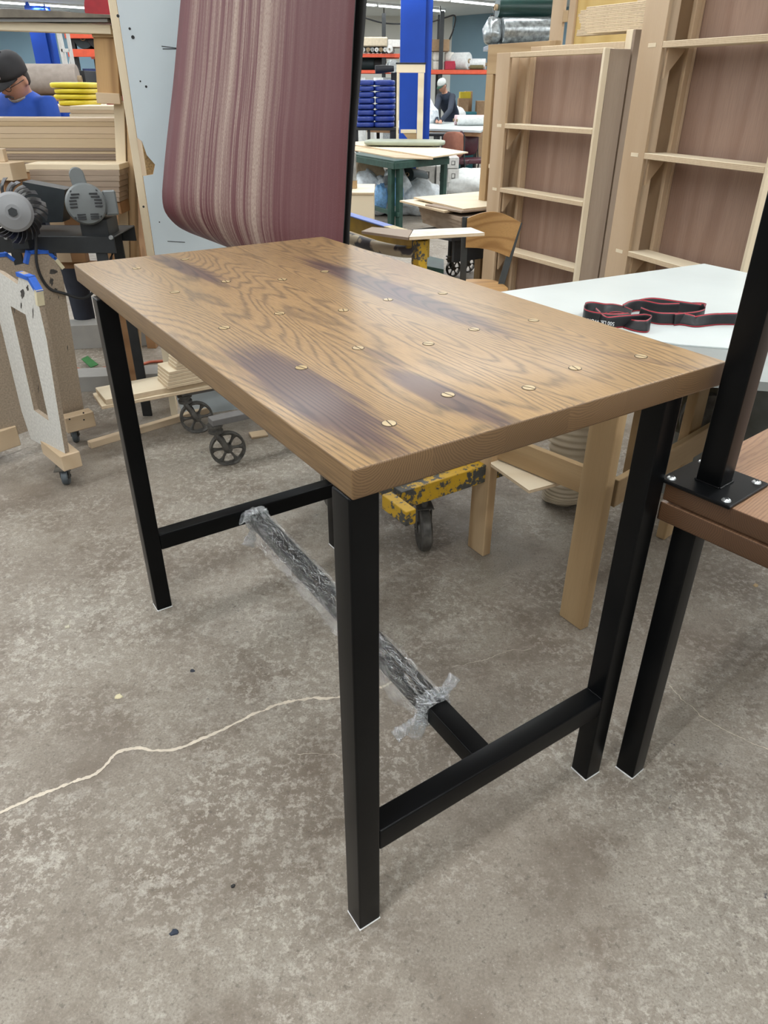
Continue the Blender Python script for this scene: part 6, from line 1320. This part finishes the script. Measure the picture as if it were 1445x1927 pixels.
# red bandsaw
bs = thing('bandsaw', V((at(228, 100, y=5.3).x, 5.4, 0)), 'red bandsaw mostly hidden behind the white melamine panel', 'bandsaw')
wc = at(222, 25, y=5.3); lathe('wheel_guard', [(0, 0), (.15, 0), (.165, .015), (.165, .10), (0, .10)], axisM(wc+V((.0, 0, 0)), V((0, -1, 0))), M_RED, bs, 48)
sx_ = at(243, 400, y=5.3); box('spine', (sx_.x, 5.4, wc.z/2+.1), (.10, .12, wc.z-.2), M_RED, bs, bev=.02); 
bm = bmesh.new(); loft(bm, [[bm.verts.new((a*k, b*k*.8, z)) for a, b in ((-1, -1), (1, -1), (1, 1), (-1, 1))] for z, k in ((0, .26), (.35, .14), (.75, .10))]); link('base', bm, plain('black machine base', (.03, .03, .03), .5), Matrix.Translation((sx_.x+.03, 5.4, 0)), bs)
# cable swag at the ceiling
cw = smoothpath([at(684, 33, y=21), at(720, 43, y=20.6), at(757, 45, y=20.2), at(806, 42, y=20.0), at(835, 34, y=20.0), at(856, 30, y=20.0), at(853, 55, y=20.1), at(845, 76, y=20.2)], 8); tag(tube('hanging_cable', cw, .018, M_DARK, None, 6), 'dark cable sagging below the ceiling behind the bright blue column', 'cable')
# ================================================================ PEOPLE
def person(name, org, rz, label, shirt, pants, k, arms, bend=0, cap=None, capb=None, beard=True, headrot=(0, 0, 0), glasses=False, sleeves=True, hair=(.02, .015, .012), hoff=(0, 0, 0)):
    t = thing(name, org, label, 'person', rz=rz); M = WM[t.name] @ Matrix.Scale(k, 4); Mi = WM[t.name].inverted()
    def B(p):
        p = V(p); h = .95
        if p.z > h and bend:
            f = min(1, (p.z-h)/.25); a = bend*f; d = p-V((0, 0, h)); R = Matrix.Rotation(a, 3, 'X'); return V((0, 0, h))+R @ d
        return p
    def fin(nm, bm, mat, vox, mods=True):
        o = link(nm, bm, mat, M, t, True)
        if mods:
            md = o.modifiers.new('r', 'REMESH'); md.mode = 'VOXEL'; md.voxel_size = vox; md.use_smooth_shade = True; sm = o.modifiers.new('s', 'SMOOTH'); sm.iterations = 3; sm.factor = .5
        return o
    def el(bm, z, rx, ry, x=0, y=0, n=20): 
        c = V((x, y, z)); return [bm.verts.new(B(c+V((rx*math.cos(6.2832*i/n), ry*math.sin(6.2832*i/n), 0)))) for i in range(n)]
    HC = B((hoff[2], -.02+hoff[0], 1.635+hoff[1])); HR = (Matrix.Rotation(headrot[2], 3, 'Z') @ Matrix.Rotation(headrot[0]+bend*.5, 3, 'X') @ Matrix.Rotation(headrot[1], 3, 'Y'))
    def Hd(p): return HC+HR @ V(p)
    # --- one continuous body
    bm = bmesh.new()
    loft(bm, [el(bm, *r) for r in ((.84, .15, .105), (.95, .165, .118), (1.08, .15, .11), (1.2, .16, .115), (1.32, .178, .118), (1.41, .17, .10), (1.465, .11, .075), (1.495, .062, .056), (1.53, .055, .056), (1.585, .053, .056))])
    tube_bm(bm, [B((0, 0, 1.49)), Hd((0, .02, -.07)), Hd((0, .015, -.02))], [.056, .056, .055], 16)
    hm = bmesh.new(); bmesh.ops.create_uvsphere(hm, u_segments=32, v_segments=24, radius=1)
    for v in hm.verts:
        x, y, z = v.co; sx_2 = .077*(1-.25*max(0, -z)**1.5); sy_ = .098; px, py, pz = x*sx_2, y*sy_, z*.118
        if z < 0 and y > 0: py *= 1-.45*(-z)                                        # nape
        if y < 0:
            py *= .93; py -= .007*math.exp(-((z+.82)/.2)**2)                        # chin
            py -= .030*math.exp(-(x/.20)**2)*math.exp(-((z+.16)/.13)**2)            # nose tip
            py -= .016*math.exp(-(x/.15)**2)*math.exp(-((z-.02)/.2)**2)             # bridge
            py -= .007*math.exp(-((z-.22)/.09)**2)*math.exp(-(x/.6)**4)             # brow
            py += .010*math.exp(-((abs(x)-.42)/.2)**2)*math.exp(-((z-.05)/.1)**2)   # sockets
            py -= .006*math.exp(-(x/.32)**2)*math.exp(-((z+.45)/.07)**2)-.004*math.exp(-(x/.34)**2)*math.exp(-((z+.52)/.03)**2)   # lips
        v.co = Hd((px, py, pz))
    me = bpy.data.meshes.new('h'); hm.to_mesh(me); hm.free(); bm.from_mesh(me); bpy.data.meshes.remove(me)
    for s in (-1, 1):
        rg = []
        for (o_, r1, r2) in ((.0, .014, .022), (.012, .016, .026), (.020, .011, .020)): rg.append([bm.verts.new(Hd((s*(.070+o_), .008+r1*math.cos(6.283*i/12), -.005+r2*math.sin(6.283*i/12)))) for i in range(12)])
        loft(bm, rg)
        tube_bm(bm, [V((s*.09, 0, .90)), V((s*.10, -.01, .70)), V((s*.105, -.012, .50)), V((s*.108, .012, .32)), V((s*.11, .02, .09))], [.088, .076, .054, .055, .038], 16)
        tube_bm(bm, [V((s*.11, .05, .055)), V((s*.112, -.03, .05)), V((s*.115, -.13, .03))], [.042, .040, .028], 12)
    fingers = []
    for s, (el_, wr, fd, pn) in zip((-1, 1), arms):
        sh = B((s*.185, .0, 1.405)); el_, wr = V(el_), V(wr); fd = V(fd).normalized(); pn = V(pn).normalized(); sd = fd.cross(pn).normalized()
        tube_bm(bm, [B((s*.10, 0, 1.39)), sh, sh.lerp(el_, .5), el_, el_.lerp(wr, .35), el_.lerp(wr, .75), wr], [.05, .054, .046, .040, .040, .030, .026], 14)
        tube_bm(bm, [wr-fd*.01, wr+fd*.03, wr+fd*.085], [.022, .030, .034], 14, ry=[.018, .016, .013], ref=pn)
        for j, (of_, ln) in enumerate(((-.030, .062), (-.010, .074), (.010, .078), (.029, .068))):
            b_2 = wr+fd*.075+sd*of_*1.0; m_ = b_2+fd*ln*.5+pn*.004; e_2 = b_2+fd*ln*.85+pn*.018; tube_bm(bm, [b_2, m_, b_2.lerp(e_2, .8)+pn*.002, e_2], [.0095, .0088, .008, .0065], 10)
        for sg in (1,):
            ts = -s; b_2 = wr+fd*.025+sd*.024*ts; tube_bm(bm, [b_2, b_2+sd*.024*ts+fd*.022+pn*.006, b_2+sd*.034*ts+fd*.052+pn*.012], [.013, .011, .008], 10)
    body = fin('body', bm, M_SKIN, .0075)
    # --- clothes
    bm = bmesh.new()
    loft(bm, [el(bm, *r) for r in ((.86, .182, .138), (.95, .186, .142), (1.08, .18, .138), (1.2, .187, .142), (1.32, .203, .142), (1.41, .196, .122), (1.455, .145, .095), (1.482, .088, .072), (1.492, .07, .066))])
    for s, (el_, wr, fd, pn) in zip((-1, 1), arms):
        sh = B((s*.185, .0, 1.405)); el_, wr = V(el_), V(wr); end = el_.lerp(wr, -.12) if not sleeves else wr; pts = [B((s*.08, 0, 1.385)), sh, sh.lerp(el_, .5), sh.lerp(el_, .86)] if not sleeves else [B((s*.08, 0, 1.385)), sh, sh.lerp(el_, .5), el_, el_.lerp(wr, .5), wr.lerp(el_, .06)]
        tube_bm(bm, pts, [.07, .072, .066, .064] if not sleeves else [.068, .068, .060, .054, .046, .036], 14)
    fin('shirt', bm, shirt, .010)
    bm = bmesh.new(); loft(bm, [el(bm, *r) for r in ((.82, .165, .125), (.90, .178, .13), (.985, .172, .13), (.99, .16, .12))])
    for s in (-1, 1): tube_bm(bm, [V((s*.09, 0, .90)), V((s*.10, -.01, .70)), V((s*.105, -.01, .50)), V((s*.108, .01, .30)), V((s*.11, .015, .07))], [.102, .092, .078, .074, .068], 16)
    fin('trousers', bm, pants, .012)
    for s in (-1, 1):
        bm = bmesh.new(); tube_bm(bm, [V((s*.11, .075, .05)), V((s*.11, .03, .05)), V((s*.112, -.05, .045)), V((s*.115, -.15, .035)), V((s*.115, -.175, .03))], [.030, .048, .048, .040, .02], 14); link('shoe', bm, M_DARK, M, t, True)
    # --- face details, cap, hair, beard
    eyew = plain('eye white', (.6, .58, .55), .3); iris = plain('dark iris', (.02, .012, .008), .2)
    for s in (-1, 1):
        bm = bmesh.new(); bmesh.ops.create_uvsphere(bm, u_segments=14, v_segments=10, radius=.0115, matrix=Matrix.Translation(Hd((s*.031, -.0775, .008)))); e = link('eye', bm, eyew, M, t, True)
        bm = bmesh.new(); bmesh.ops.create_uvsphere(bm, u_segments=10, v_segments=8, radius=.006, matrix=Matrix.Translation(Hd((s*.031, -.0845, .006)))); link('iris', bm, iris, M, e, True)
    hm_ = plain('dark hair %s' % name, hair, .7, sc=80)
    def shell(nm, test, grow, mat):
        bm = bmesh.new(); bmesh.ops.create_uvsphere(bm, u_segments=40, v_segments=30, radius=1); kill = [v for v in bm.verts if not test(*v.co)]; bmesh.ops.delete(bm, geom=kill, context='VERTS')
        for v in bm.verts:
            x, y, z = v.co; sxx = .077*(1-.25*max(0, -z)**1.5); py = y*.098*(.93 if y < 0 else 1); 
            if y < 0: py -= .007*math.exp(-((z+.82)/.2)**2)
            g = grow; v.co = Hd((x*(sxx+g), py+y*g, z*(.118+g)))
        o = link(nm, bm, mat, M, t, True); md_ = o.modifiers.new('s', 'SOLIDIFY'); md_.thickness = .004; md_.offset = -1; return o
    shell('hair', lambda x, y, z: z > -.35 and (y > .12+max(0, -z)*.2) and z < .75, .004, hm_)
    if beard:
        bmz = plain('grey beard', (.30, .27, .25), .9, var=.4, sc=120)
        shell('beard', lambda x, y, z: y < -.12 and z < -.55 and not (abs(x) < .0 and z > -.5), .0045, bmz)
        bm = bmesh.new(); tube_bm(bm, [Hd((-.030, -.083, -.058)), Hd((-.013, -.097, -.045)), Hd((.013, -.097, -.045)), Hd((.030, -.083, -.058))], [.004, .006, .006, .004], 8); link('moustache', bm, plain('dark moustache', (.06, .05, .045), .9), M, t, True)
    # cap: domed crown with panels, button, brim
    bm = bmesh.new(); rg = []
    for zc5, rr2 in ((.020, 1.0), (.045, 1.02), (.075, .98), (.100, .86), (.122, .62), (.133, .33), (.136, .02)):
        rg.append([bm.verts.new(Hd((.086*rr2*math.cos(6.2832*i/32), .104*rr2*math.sin(6.2832*i/32)+.004, zc5+.012+(.012*max(0, math.sin(6.2832*i/32)) if zc5 < .03 else 0)*-1))) for i in range(32)])
    loft(bm, rg); cp = link('cap', bm, cap, M, t, True)
    bm = bmesh.new(); n2 = 17; a_t, a_b = [], []
    for layer, dz_2 in ((a_t, .0), (a_b, -.004)):
        for i in range(n2):
            a = math.pi*(1+.12+.76*i/(n2-1)); inner = V((.084*math.cos(a), .101*math.sin(a)+.004, .034+dz_2)); w_5 = math.sin(math.pi*i/(n2-1))**.6; outer = V((.078*math.cos(a), .10*math.sin(a)-.072*w_5, .018+dz_2-.010*w_5+.010*abs(math.cos(a)))); layer.append((bm.verts.new(Hd(inner)), bm.verts.new(Hd(outer))))
    for i in range(n2-1):
        bm.faces.new((a_t[i][0], a_t[i][1], a_t[i+1][1], a_t[i+1][0])); bm.faces.new((a_b[i][0], a_b[i+1][0], a_b[i+1][1], a_b[i][1])); bm.faces.new((a_t[i][1], a_b[i][1], a_b[i+1][1], a_t[i+1][1]))
    link('brim', bm, capb or cap, M, cp, True)
    bm = bmesh.new(); bmesh.ops.create_uvsphere(bm, u_segments=10, v_segments=6, radius=.006, matrix=Matrix.Translation(Hd((0, .004, .150)))); link('button', bm, cap, M, cp, True)
    if glasses:
        bm = bmesh.new()
        for s in (-1, 1):
            pts = [Hd((s*.034+.026*math.cos(6.283*i/16), -.101+.004*abs(math.cos(6.283*i/16)), .004+.018*math.sin(6.283*i/16))) for i in range(17)]; tube_bm(bm, pts, .0018, 6); tube_bm(bm, [Hd((s*.060, -.096, .008)), Hd((s*.080, -.05, .010)), Hd((s*.084, .01, .008))], .002, 6)
        tube_bm(bm, [Hd((-.010, -.103, .008)), Hd((.010, -.103, .008))], .0018, 6); link('glasses', bm, M_DARK, M, t, True)
        # round white badge on the front of the cap
        bd_ = link('cap_badge', (lambda b: (tube_bm(b, [Hd((.0, -.094, .066)), Hd((.0, -.104, .062))], .022, 20), b)[1])(bmesh.new()), plain('pink white badge', (.66, .48, .50), .6), M, cp)
    return t
p1o = V((at(46, 215, y=4.98).x, 5.0, .03))
person('person', p1o, -.30, 'man in a royal blue T-shirt and black cap, looking down behind the lumber stack', plain('royal blue cotton', (.015, .075, .42), .8, var=.15, sc=6), plain('dark denim', (.02, .025, .04), .8), 1.0,
       (((-.26, -.10, 1.12), (-.20, -.34, 1.06), (0, -1, -.1), (0, 0, -1)), ((.27, -.10, 1.12), (.20, -.34, 1.06), (0, -1, -.1), (0, 0, -1))), .06, plain('black cap cloth', (.022, .022, .025), .8), None, True, (.42, .06, -.10), True, False, hoff=(-.05, -.095, .055))
hnd = at(822, 229, z=.955); p2o = V((at(846, 230, y=17.75).x+.04, 17.72, 0)); rz2 = -.80
M2 = (Matrix.Translation(p2o) @ Matrix.Rotation(rz2, 4, 'Z')).inverted(); hl_ = M2 @ V((hnd.x, hnd.y, .955)); hl2 = hl_+V((.10, -.02, 0))
person('person', p2o, rz2, 'man in a navy sweater and white cap, leaning over the far cutting table', plain('navy knit', (.008, .016, .035), .85), plain('dark denim', (.02, .025, .04), .8), 1.0,
       ((hl_.lerp(V((-.2, -.2, 1.3)), .5)+V((-.06, 0, 0)), hl_, (hl_.x, -1, 0), (0, 0, -1)), (hl2.lerp(V((.2, -.2, 1.3)), .5)+V((.08, 0, 0)), hl2, (hl2.x-.2, -1, 0), (0, 0, -1))), .50, plain('white cap cloth', (.52, .55, .52), .8), plain('dark green brim', (.01, .05, .03), .7), False, (.15, 0, .1), False, True)
